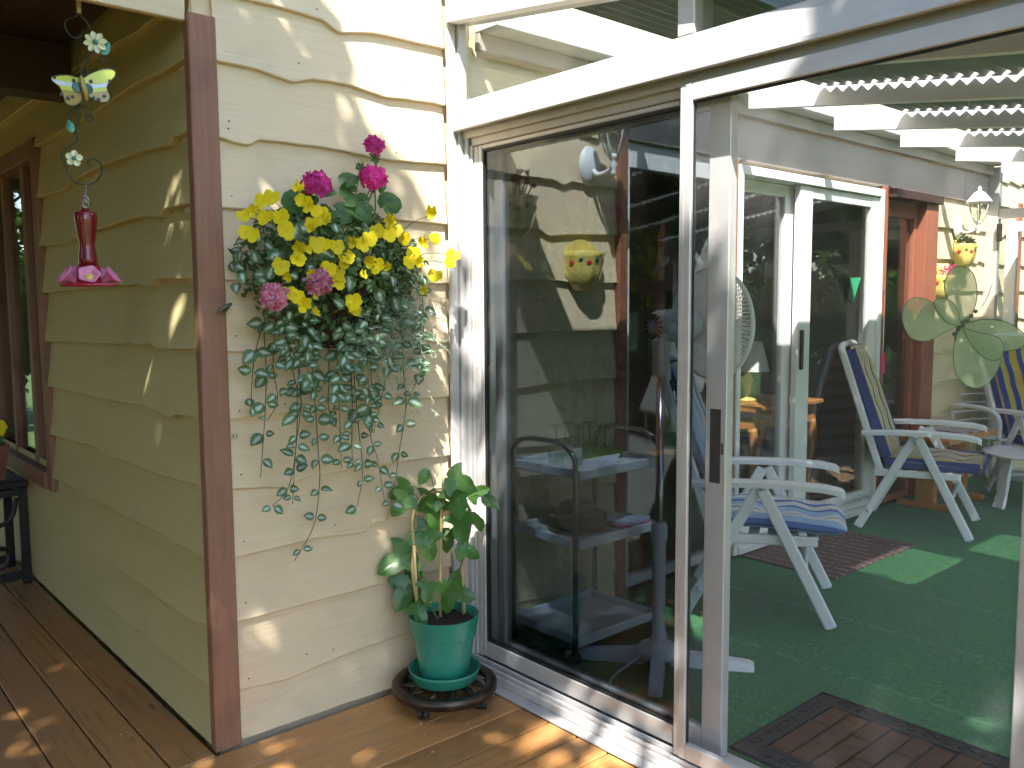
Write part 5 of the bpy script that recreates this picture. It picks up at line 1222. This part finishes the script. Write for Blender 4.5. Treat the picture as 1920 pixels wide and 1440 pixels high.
def make_chair(label, stripe, loc, rz, lean=0.0, edge=None):
    t = thing('reclining_chair', label, 'chair', loc, 'white folding recliner chairs', world=False)
    bb = BB+Vector((0, lean, 0))
    for s_ in (-1, 1):
        x_ = s_*.285
        b = MB(); b.bar((x_, -.02, .605), (x_, -.325, .002), .024, .052, (1, 0, 0), .006); b.build('front_leg', M_plastic, t)
        b = MB(); b.bar((x_-s_*.026, .0, .60), (x_-s_*.026, .315, .002), .024, .052, (1, 0, 0), .006); b.build('rear_leg', M_plastic, t)
        b = MB()
        secs = [(-.365, .600, .020), (-.35, .612, .030), (-.28, .625, .033), (-.1, .632, .033), (.1, .628, .032), (.24, .618, .028), (.30, .612, .022)]
        vs = []
        for y_, z_, hw in secs:
            for dx, dz in ((-hw, -.012), (-hw, .010), (-hw*.7, .019), (hw*.7, .019), (hw, .010), (hw, -.012)): vs.append((x_+s_*.01+dx, y_, z_+dz))
        b.add(vs, [[i*6+q, i*6+(q+1) % 6, (i+1)*6+(q+1) % 6, (i+1)*6+q] for i in range(len(secs)-1) for q in range(6)]+[list(range(6)), [(len(secs)-1)*6+q for q in range(6)]]); b.build('armrest', M_plastic, t, angle=30)
        b = MB(); b.bar((s_*.245, -.26, .375), (s_*.245, .23, .365), .03, .045, (1, 0, 0), .006); b.build('seat_rail', M_plastic, t)
        b = MB(); b.bar((s_*.245, .19, .36), (s_*.245, bb.y, bb.z), .03, .045, (1, 0, 0), .008); b.build('back_rail', M_plastic, t)
    b = MB(); b.tube([(-.285, .25, .12), (.285, .25, .12)], .014, 8); b.build('rear_stretcher', M_plastic, t, smooth=True)
    b = MB(); b.tube([(-.285, -.21, .23), (.285, -.21, .23)], .014, 8); b.build('front_stretcher', M_plastic, t, smooth=True)
    b = MB(); b.tube([(-.25, bb.y-.005, bb.z-.02), (-.22, bb.y+.01, bb.z+.03), (0, bb.y+.015, bb.z+.045), (.22, bb.y+.01, bb.z+.03), (.25, bb.y-.005, bb.z-.02)], .022, 10, 4); b.build('top_bar', M_plastic, t, smooth=True)
    for k in range(6):
        b = MB(); y_ = -.24+k*.085; b.box(-.23, .23, y_-.025, y_+.025, .378, .388, .003); b.build('seat_slat', M_plastic, t)
    for k in range(7):
        c_ = Vector((0, .20, .42)).lerp(bb, (k+.5)/7.3); b = MB(); d_ = (bb-BA).normalized(); b.bar(c_+Vector((-.23, .0, 0)), c_+Vector((.23, 0, 0)), .010, .055, d_.cross(Vector((1, 0, 0))), .003); b.build('back_slat', M_plastic, t)
    b = MB(); pad(b, -.25, .25, -.385, .19, .095, lambda u, v, h: Vector((u, v, .435+h+.008*math.cos(v*9))), tuft=((-.35, .1), (.35, .1), (-.35, -.5), (.35, -.5)))
    cu = b.build('seat_cushion', stripe, t, smooth=True)
    d_ = (bb-BA).normalized(); n_ = Vector((0, -d_.z, d_.y)); L_ = (bb-BA).length
    b = MB(); pad(b, -.24, .24, .02, L_+.02, .085, lambda u, v, h: BA+Vector((u, 0, 0))+d_*v+n_*(.05+h), nv=26, tuft=((-.35, -.5), (.35, -.5), (-.35, .0), (.35, .0), (-.35, .5), (.35, .5)))
    b.build('back_cushion', stripe, t, smooth=True)
    if edge:
        b = MB()
        for s_ in (-1, 1): b.bar((s_*.243, -.36, .435), (s_*.243, .17, .435), .012, .060, (1, 0, 0), .005)
        b.bar((-.23, -.382, .435), (.23, -.382, .435), .012, .060, (0, 1, 0), .005)
        for s_ in (-1, 1): b.bar(BA+Vector((s_*.238, 0, 0))+d_*.05+n_*.05, BA+Vector((s_*.238, 0, 0))+d_*(L_)+n_*.05, .012, .060, (1, 0, 0), .005)
        b.build('cushion_edge', edge, t)
    t.rotation_euler = (0, 0, rz)
    return t
make_chair('white recliner with blue and cream striped cushion, nearest the door', M_blue_stripe, (2.484, -.52, FZ), R(30.4))
make_chair('white recliner with yellow and navy striped cushion beside the fly swatter', M_yel_stripe, (4.498, -.394, FZ), R(17.2), 0, M_navy)
make_chair('white recliner with wide yellow and blue stripes at the far right', M_wide_stripe, (5.98, -.70, FZ), R(-32), .06, M_navy)
def stack_chair(label, loc, rz):
    t = thing('plastic_chair', label, 'chair', loc, 'white slat-back plastic chairs', world=False)
    for sx in (-1, 1):
        for fy_ in (-.22, .20):
            b = MB(); b.bar((sx*.20, fy_*.9, .41), (sx*.235, fy_*1.12, .002), .035, .03, (1, 0, 0), .005); b.build('leg', M_plastic, t)
        b = MB(); b.bar((sx*.215, .19, .40), (sx*.20, .30, .86), .035, .03, (1, 0, 0), .006); b.build('back_post', M_plastic, t)
        b = MB(); b.tube([(sx*.23, .24, .62), (sx*.265, .05, .645), (sx*.26, -.16, .63), (sx*.235, -.22, .56), (sx*.21, -.20, .41)], .017, 8, 4); b.build('arm', M_plastic, t, smooth=True)
    b = MB(); b.box(-.22, .22, -.23, .21, .40, .425, .01); b.build('seat', M_plastic, t)
    for k in range(6):
        z_ = .50+k*.066; y_ = .20+.235*(z_-.40)
        b = MB(); b.tube([(-.205, y_, z_), (-.1, y_+.02, z_), (.1, y_+.02, z_), (.205, y_, z_)], .017, 6, 3, flat=.5); b.build('back_slat', M_plastic, t, smooth=True)
    b = MB(); b.tube([(-.205, .295, .85), (-.12, .32, .90), (.12, .32, .90), (.205, .295, .85)], .020, 8, 4); b.build('top_rail', M_plastic, t, smooth=True)
    t.rotation_euler = (0, 0, rz)
stack_chair('white slat-back plastic chair in the far corner under the wall pots', (6.05, -.30, FZ), R(-20))
# small tables
tw = thing('trestle_table', 'low varnished pine trestle table between the recliners', 'table', (5.2, -.2, FZ))
for k in range(3):
    b_ = MB(); y0 = -.44+k*.137; b_.box(4.86, 5.66, y0, y0+.133, .545, .575, .004); b_.build('plank', M_orangewood, tw)
for xx in (5.0, 5.52):
    b_ = MB(); b_.box(xx-.03, xx+.03, -.30, -.17, .111, .544, .004); b_.build('upright', M_orangewood, tw)
    b_ = MB(); b_.box(xx-.032, xx+.032, -.42, -.045, FZ+.001, .11, .006); b_.build('foot', M_orangewood, tw)
b_ = MB(); b_.box(5.031, 5.489, -.26, -.21, .25, .31, .004); b_.build('stretcher', M_orangewood, tw)
for k, (mx_, my_, c_, lb) in enumerate(((5.12, -.28, (.65, .55, .55), 'open magazine on the left of the pine table'), (5.36, -.25, (.55, .60, .68), 'magazine on the right of the pine table'))):
    b_ = MB(); M_ = Matrix.Translation((mx_, my_, 0)) @ Matrix.Rotation(.3-.5*k, 4, 'Z'); b_.box(-.105, .105, -.14, .14, .5755, .583+.006*k, .001, M_)
    tag(b_.build('magazine', simple('glossy_magazine', c_, (.25, .12, .12), .3, ns=14)), lb, 'magazine', 'magazines on the pine table')
st_ = thing('side_table', 'round white plastic side table with pierced legs at the far right', 'table', (5.52, -.66, FZ))
b_ = MB(); b_.lathe([(0, .432), (.25, .430), (.275, .436), (.28, .448), (.272, .458), (.0, .456)], 36, Matrix.Translation((5.55, -.68, 0))); b_.build('table_top', M_plastic, st_, smooth=True, angle=40)
for k in range(4):
    a = PI/4+PI/2*k+.3; ca, sa = math.cos(a), math.sin(a); b_ = MB()
    vs = []
    for r_, z_, hw in ((.16, .431, .055), (.175, .30, .040), (.19, .15, .038), (.215, FZ+.001, .045)):
        for dr in (-.012, .012):
            for s_ in (-1, 1): vs.append((5.55+ca*(r_+dr)-sa*hw*s_, -.68+sa*(r_+dr)+ca*hw*s_, z_))
    fs = []
    for i in range(3):
        o4 = i*4
        for q, w2 in ((0, 1), (1, 3), (3, 2), (2, 0)): fs.append([o4+q, o4+w2, o4+4+w2, o4+4+q])
    b_.add(vs, fs+[[0, 1, 3, 2], [12, 13, 15, 14]]); b_.build('leg', M_plastic, st_)

# ================================================================== MATS
def rug_mat():
    mt, t, p = nodes_of('ribbed_brown_rug'); v = coords(t)
    sx = t.nodes.new('ShaderNodeSeparateXYZ'); t.links.new(v, sx.inputs[0])
    dv = t.nodes.new('ShaderNodeMath'); dv.operation = 'MULTIPLY'; dv.inputs[1].default_value = 1/.074; t.links.new(sx.outputs[0], dv.inputs[0])
    fr = t.nodes.new('ShaderNodeMath'); fr.operation = 'FRACT'; t.links.new(dv.outputs[0], fr.inputs[0])
    base = ramp(t, noise(t, v, 130, 3, .7), [(.3, (.12, .075, .068)), (.7, (.22, .15, .135))])
    li = ramp(t, fr.outputs[0], [(0, (0, 0, 0)), (.40, (0, 0, 0)), (.44, (.8, .8, .8)), (.54, (.8, .8, .8)), (.58, (0, 0, 0))])
    dash = ramp(t, noise(t, v, 70, 1, .5), [(.45, (0, 0, 0)), (.5, (1, 1, 1))]); 
    col = mixc(t, mixc(t, 1.0, li, dash, 'MULTIPLY'), base, (.46, .39, .33))
    t.links.new(col, p.inputs['Base Color']); p.inputs['Roughness'].default_value = .95; p.inputs['Specular IOR Level'].default_value = .1
    bump(t, p, noise(t, v, 300, 3), .6, .004); return mt
b_ = MB(); b_.box(3.04, 3.99, -.615, -.045, FZ+.001, FZ+.010, .003)
tag(b_.build('striped_rug', rug_mat()), 'brown ribbed rug with pale stitched stripes before the patio door', 'rug')
dm = thing('door_mat', 'coir door mat with black scrolled rubber border inside the screen door', 'door mat', (1.5, -1.6, FZ))
DX0, DX1, DY0, DY1 = 1.20, 1.785, -2.15, -1.245
b_ = MB(); b_.box(DX0, DX1, DY0, DY1, FZ+.001, FZ+.008, .002); b_.build('rubber_base', M_rubber, dm)
b_ = MB()
def scroll_row(p, q, n):
    p = Vector(p); q = Vector(q); d_ = (q-p)/n; nn_ = Vector((-d_.y, d_.x, 0)).normalized()
    for i in range(n):
        c_ = p+d_*(i+.5); s_ = 1 if i % 2 else -1; pts = []
        for k in range(12):
            a = k/11*4.4; r_ = .026-.0045*a; pts.append(c_+d_.normalized()*math.cos(a*1.2)*r_*s_+nn_*math.sin(a*1.2)*r_+Vector((0, 0, .0)))
        b_.tube(pts, .0042, 5)
w2 = .042; zz = FZ+.0095
scroll_row((DX0+.08, DY1-w2, zz), (DX1-.08, DY1-w2, zz), 8); scroll_row((DX1-w2, DY1-.08, zz), (DX1-w2, DY0+.08, zz), 13); scroll_row((DX0+w2, DY1-.08, zz), (DX0+w2, DY0+.08, zz), 13)
b_.tube([(DX0+.006, DY0, zz), (DX0+.006, DY1-.006, zz), (DX1-.006, DY1-.006, zz), (DX1-.006, DY0, zz)], .005, 6); b_.tube([(DX0+.082, DY0, zz), (DX0+.082, DY1-.082, zz), (DX1-.082, DY1-.082, zz), (DX1-.082, DY0, zz)], .006, 6)
b_.build('scroll_border', simple('worn_black_rubber', (.035, .034, .034), (.022, .022, .022), .6), dm)
M_coir = simple('coir_fibre', (.17, .082, .038), (.10, .048, .022), .98, ns=30, bs=1.0, bscale=400, bd=.006)
yy = DY1-.088; row = 0
while yy > DY0+.05:
    xs = [DX0+.09, DX0+.09+.13*(1 if row % 2 else 2)]
    while xs[-1] < DX1-.09: xs.append(min(DX1-.09, xs[-1]+.26))
    for xa, xb in zip(xs, xs[1:]):
        if xb-xa > .02: c_ = MB(); c_.box(xa+.003, xb-.003, yy-.068, yy-.004, FZ+.0085, FZ+.017, .004); c_.build('coir_block', M_coir, dm)
    yy -= .071; row += 1

# ================================================================== HANGING BITS
BFC = Vector((3.36, -1.055, 1.385))
bf = thing('mesh_butterfly', 'large pale green nylon mesh butterfly hanging in the sunroom', 'decoration', tuple(BFC))
CRT = Vector((.753, -.658, 0)); UPV = Vector((0, 0, 1)); NV = Vector((-.655, -.752, 0))
def w_pt(a, b, c=0): return BFC+CRT*a+UPV*b+NV*c
k_ = .00258
WING = [[(0, 0), (-55, 45), (-95, 52), (-112, 20), (-95, -20), (-60, -28), (-25, -10)], [(0, 0), (-35, 70), (-20, 110), (15, 100), (28, 55), (18, 15)],
        [(0, 0), (45, 12), (90, 5), (122, -18), (118, -40), (80, -48), (35, -30)], [(0, 0), (35, -25), (75, -60), (60, -100), (30, -118), (-5, -95), (-12, -45)],
        [(0, 0), (-30, 8), (-55, 42), (-40, 52), (-15, 40)], [(0, 0), (22, -10), (70, -25), (72, -60), (45, -62), (18, -35)]]
for wi, ol in enumerate(WING):
    ol3 = smooth_path([(a*k_, b*k_, 0) for a, b in ol]+[(0, 0, 0)], 6)
    dz = .02 if wi >= 4 else 0.0
    pts = [w_pt(p.x, p.y, dz+.10*math.hypot(p.x, p.y)*(1 if wi % 2 else .4)) for p in ol3]
    n = len(pts); cen = sum(pts, Vector((0, 0, 0)))/n+NV*.02
    b_ = MB(); b_.add([cen]+pts, [[0, 1+i, 2+i] for i in range(n-1)]); wo = b_.build('wing', M_wing, bf, smooth=True, recalc=False)
    b_ = MB(); b_.tube(pts, .0022, 5); b_.build('wing_wire', simple('green_wing_wire', (.10, .22, .09), None, .5) if wi == 0 else bpy.data.materials['green_wing_wire'], wo)
b_ = MB(); b_.tube([w_pt(-.02, -.07), w_pt(0, 0), w_pt(.05, .05)], [.004, .010, .005], 8, 4)
for k in range(6): b_.lathe([(0, -.011), (.009, -.006), (.011, 0), (.009, .006), (0, .011)], 8, Matrix.Translation(w_pt(-.03+.020*k, -.04+.022*k, .012)))
b_.build('beaded_body', simple('grey_green_bead', (.16, .20, .12), None, .4), bf, smooth=True)
b_ = MB(); b_.tube([w_pt(.03, .03), w_pt(.10, .10, .02), w_pt(.14, .20, .02)], .0012, 5, 4); b_.build('antenna', M_wire, bf)
b_ = MB(); b_.tube([w_pt(0, .01), w_pt(0.0, (ZB(1.05)-BFC.z)*.5), (BFC.x, BFC.y, ZB(1.055)+.088)], .0008, 5); b_.build('string', M_paper, bf)
sw = thing('fly_swatter', 'pink plastic fly swatter hanging on the brown door trim', 'fly swatter', (4.677, -.045, 1.1))
b_ = MB(); b_.tube([(4.677, -.046, 1.56), (4.678, -.048, 1.30), (4.678, -.048, 1.16)], .003, 6); b_.tube([(4.677+.012*math.cos(2*PI*k/10), -.046, 1.572+.012*math.sin(2*PI*k/10)) for k in range(11)], .002, 5); b_.build('wire_handle', M_steel, sw)
b_ = MB(); b_.prism([(4.645, -.052, 1.02), (4.711, -.052, 1.02), (4.711, -.052, 1.13), (4.695, -.052, 1.165), (4.661, -.052, 1.165), (4.645, -.052, 1.13)], (0, .004, 0)); b_.build('paddle', simple('hot_pink_plastic', (.70, .035, .13), None, .4), sw)
b_ = MB(); b_.prism([(4.22, -.040, 1.66), (4.36, -.040, 1.665), (4.26, -.040, 1.49)], (0, .003, 0)); tag(b_.build('green_pennant', simple('green_felt', (.03, .36, .16), None, .8)), 'small green triangular pennant hung in front of the patio door glass', 'pennant')
# indoors, seen through the patio door
it = thing('hall_table', 'orange varnished wooden table with shaped apron just inside the patio door', 'table', (4.0, .55, .06))
b_ = MB(); b_.box(3.70, 4.55, .30, .85, .80, .83, .006); b_.build('table_top', M_orangewood, it)
b_ = MB(); b_.prism([(3.74, .34, .80), (3.74, .34, .69), (3.82, .34, .67), (3.9, .34, .69), (4.12, .34, .665), (4.35, .34, .69), (4.43, .34, .67), (4.51, .34, .69), (4.51, .34, .80)], (0, .02, 0)); b_.build('apron', M_orangewood, it)
b_ = MB(); b_.prism([(3.74, .36, .80), (3.74, .36, .69), (3.74, .55, .67), (3.74, .8, .69), (3.74, .8, .80)], (.02, 0, 0)); b_.build('apron', M_orangewood, it)
for lx in (3.76, 4.49):
    for ly in (.36, .79): b_ = MB(); b_.tube([(lx, ly, .69), (lx+.03, ly, .52), (lx-.02, ly, .32), (lx-.05, ly, .061)], [.03, .032, .022, .026], 8, 5); b_.build('leg', M_orangewood, it, smooth=True)
lp = thing('table_lamp', 'white shaded table lamp on the wooden table inside the house', 'lamp', (4.05, .60, .831))
b_ = MB(); b_.lathe([(0, .8315), (.07, .8315), (.07, .845), (.02, .86), (.03, .93), (.045, .98), (.02, 1.03), (.008, 1.06), (0, 1.06)], 20, Matrix.Translation((4.05, .60, 0))); b_.build('base', M_ceramic, lp, smooth=True)
b_ = MB(); b_.lathe([(.15, 1.04), (.10, 1.24), (.098, 1.24), (.148, 1.04)], 28, Matrix.Translation((4.05, .60, 0))); b_.build('lamp_shade', M_white, lp, smooth=True)
b_ = MB(); b_.lathe([(0, .8305), (.035, .8305), (.034, .835), (.006, .845), (.006, .90), (.03, .92), (.045, .98), (.043, .98), (.028, .925), (0, .91)], 20, Matrix.Translation((3.84, .44, 0))); tag(b_.build('glass_goblet', M_tumbler, smooth=True), 'clear glass goblet on the wooden table indoors', 'goblet')
pf_ = thing('picture_frame', 'dark framed picture on the room wall seen through the patio door', 'picture', (4.9, 3.29, 1.6))
b_ = MB()
for q in ((4.5, 4.54, 1.2, 1.9), (5.26, 5.30, 1.2, 1.9), (4.54, 5.26, 1.2, 1.24), (4.54, 5.26, 1.86, 1.9)): b_.box(q[0], q[1], 3.27, 3.299, q[2], q[3], .003)
b_.build('frame', M_dark, pf_); b_ = MB(); b_.box(4.541, 5.259, 3.285, 3.298, 1.241, 1.859); b_.build('print', simple('muted_print', (.30, .28, .22), (.16, .18, .15), .6, ns=5), pf_)
b_ = MB(); b_.box(3.0, 6.8, 1.0, 1.14, 2.18, 2.549, .004); tag(b_.build('ceiling_beam', M_redwood), 'reddish wooden ceiling beam inside the room behind the patio door', 'beam')

lit = MB(); rn = random.Random(9)
for k in range(170):
    x_, y_ = (rn.gauss(.55, .35), rn.gauss(-.42, .22)) if k < 110 else (rn.uniform(-1.4, .9), rn.uniform(-1.3, .6))
    if x_ > .96 or y_ > -.06 and x_ > -.05: continue
    a = rn.random()*6.28; l_ = rn.uniform(.003, .010); w_2 = l_*rn.uniform(.25, .6); ca, sa = math.cos(a), math.sin(a)
    lit.add([(x_-ca*l_, y_-sa*l_, .0035), (x_-sa*w_2, y_+ca*w_2, .006), (x_+ca*l_, y_+sa*l_, .0035), (x_+sa*w_2, y_-ca*w_2, .003)], [(0, 1, 2), (0, 2, 3)])
tag(lit.build('seed_litter', simple('dry_seed_husk', (.52, .42, .25), (.30, .22, .12), .9), recalc=False), 'dry seed husks and petal bits scattered over the deck boards', 'litter', kind='stuff')

# ================================================================== GARDEN
RT = random.Random(21)
SUNNY = ((.02, -.36, .36), (.86, -.70, .32), (-.55, .35, .25))     # openings shaped between the boughs to let sun patches through
def shade_centers(n, q0, q1, h0, h1, keep):
    """leaf clumps of the unseen front-left tree, placed up-sun to throw the wanted shade"""
    out = []
    while len(out) < n:
        h = RT.uniform(h0, h1); qx = RT.uniform(q0[0], q1[0]); qy = RT.uniform(q0[1], q1[1])
        if any((qx-a)**2+(qy-b)**2 < r*r for a, b, r in SUNNY): continue
        if keep(qx, qy): out.append((Vector((qx-.52*h, qy-.48*h, h)), RT.uniform(.28, .52)))
    return out
random.seed(77)
cs = shade_centers(330, (-3.2, -3.0), (1.70, 2.6), 4.6, 7.6, lambda a, b: a < 1.5 or b < .85)
cs += shade_centers(60, (1.4, -3.4), (2.9, -.75), 4.8, 7.2, lambda a, b: True)
make_tree('maple_tree', 'tall leafy tree whose crown shades the deck in front of the porch', (-4.6, -4.2, -.42), 7.5, (-3.9, -3.6, 5.6), (2.6, 2.6, 1.5), 40000, .17, M_leaf_tree, centers=cs)
TREES = [((-10.5, 8.0), 6.0, 2.0, 'tree reflected in the door glass beside the porch'), ((-7.5, 10.5), 7.0, 2.3, 'tree growing past the far end of the porch'), ((-12.5, -1.5), 7.0, 2.6, 'broad tree left of the porch at the lawn edge'),
         ((4.0, -10.5), 7.0, 2.4, 'tree on the lawn facing the sunroom front'), ((8.0, -9.0), 6.5, 2.2, 'tree to the right of the lawn facing the sunroom'), ((11.5, -5.0), 7.0, 2.4, 'tree off the far corner of the sunroom'),
         ((-4.0, -13.0), 4.5, 2.0, 'tree behind the viewer across the lawn'), ((12.5, 0.3), 6.5, 2.2, 'tree beyond the glass end wall of the sunroom'),
         ((-8.6, -4.2), 11.0, 3.4, 'tall unseen tree added left of the viewer to block sky light'), ((-8.0, -8.2), 11.0, 3.4, 'tall unseen tree added behind the viewer on the left to block sky light'), ((.5, -14.0), 4.5, 2.0, 'tree at the far edge of the lawn behind the viewer')]  # the two tallest are added to block sky light from the left
for i, ((tx, ty), h, cr_, lb) in enumerate(TREES):
    make_tree('garden_tree', lb, (tx, ty, -.42), h, (tx, ty, h*.62), (cr_, cr_, h*.36), 5200, .20, (M_leaf_tree, M_leaf_dark)[i % 2], 46)
for i in range(7):
    tx, ty = -6.6-.5*(i % 2), -1.0+1.75*i
    make_tree('cedar_tree', ['dense cedar in the hedge row left of the porch, nearest the lawn', 'second cedar of the hedge row left of the porch', 'third cedar of the hedge row left of the porch', 'fourth cedar of the hedge row left of the porch', 'fifth cedar of the hedge row left of the porch', 'sixth cedar of the hedge row left of the porch', 'last cedar at the far end of the hedge row'][i], (tx, ty, -.42), 5.5, (tx, ty, 2.5), (1.2, 1.2, 3.0), 6500, .21, (M_leaf_dark, M_leaf_tree)[i % 2], 50)
for i, (tx, ty) in enumerate(((-5.0, -1.3), (-5.6, -4.2), (-6.2, -7.0))):  # unseen spruces added to cut front-left light on the porch wall
    make_tree('light_block_spruce', ['tall dense spruce added at the porch corner to block light', 'tall dense spruce added left of the deck to block light', 'tall dense spruce added left behind the viewer to block light'][i], (tx, ty, -.42), 7.6, (tx, ty, 3.6), (1.5, 1.5, 3.8), 8500, .22, M_leaf_dark, 60)
hedge0 = make_tree('hedge_tree', 'leafy hedge tree beyond the sunroom, nearest the house wall', (10.6, -1.6, -.42), 5.5, (10.6, -1.6, 2.4), (1.5, 1.5, 2.8), 6500, .20, M_leaf_tree, 60)
for i, (tx, ty) in enumerate(((11.6, -3.9), (13.2, -5.8), (11.8, -8.0), (15.0, -3.4), (8.8, -11.0))):
    c = copy_tree(hedge0); c.location = (tx, ty, -.42); c.rotation_euler = (0, 0, 1.3*i+.7); c.scale = (1, 1, 1+.08*i)
    c['label'] = ['second hedge tree beyond the sunroom counted from the house wall', 'third hedge tree beyond the sunroom on the lawn side', 'fourth hedge tree on the lawn right of the sunroom front', 'hedge tree farthest from the sunroom end wall', 'hedge tree on the lawn facing the sunroom front'][i]
for i, (tx, ty) in enumerate(((-5.3, 11.2), (-3.6, 13.4), (-7.4, 12.6), (-1.6, 14.5), (-9.2, 9.4))):
    c = copy_tree(hedge0); c.location = (tx, ty, -.42); c.rotation_euler = (0, 0, 2.1*i+.3); c.scale = (1.15, 1.15, 1.25)
    c['label'] = ['hedge tree straight past the far end of the porch', 'hedge tree behind the house beyond the porch', 'hedge tree left of the far porch end', 'rearmost hedge tree behind the house', 'hedge tree at the back of the left garden'][i]
def make_bush(name, label, base, r, h, n, mat, leaf=.10):
    t = thing(name, label, 'shrub', base, 'garden shrubs'); b = Vector(base); st = MB(); cen = []
    for k in range(9):
        a = random.random()*6.28; q = r*random.uniform(.2, .75)
        e = b+Vector((math.cos(a)*q, math.sin(a)*q, h*random.uniform(.45, .95)))
        st.tube([b, b.lerp(e, .5)+Vector((0, 0, .1)), e], [.02, .014, .006], 6, 3); cen.append((e, r*.42)); cen.append((b.lerp(e, .55), r*.4))
    st.build('stem', M_bark, t, smooth=True)
    c = MB(); leaf_cloud(c, cen, n, leaf); c.build('foliage', mat, t, recalc=False); return t
BUSH = [((-5.4, 2.2), 1.1, 1.7, 'rounded shrub beside the open side of the porch'), ((-5.8, 4.6), 1.2, 2.2, 'tall shrub at the far side of the porch'), ((-5.6, .3), 1.0, 1.5, 'low shrub near the porch steps'),
        ((8.3, -1.2), .9, 2.2, 'bright green shrub seen through the far sunroom door'), ((9.6, .2), 1.0, 2.6, 'shrub against the house wall past the sunroom'), ((-6.4, 7.2), 1.4, 2.4, 'shrub filling the corner behind the porch'), ((7.8, -3.8), 1.1, 1.8, 'shrub off the sunroom corner')]
for i, ((bx, by), r_, h_, lb) in enumerate(BUSH):
    make_bush('garden_shrub', lb, (bx, by, -.42), r_, h_, 2600, (M_leaf_tree, M_leaf_dark)[i % 2], .11)
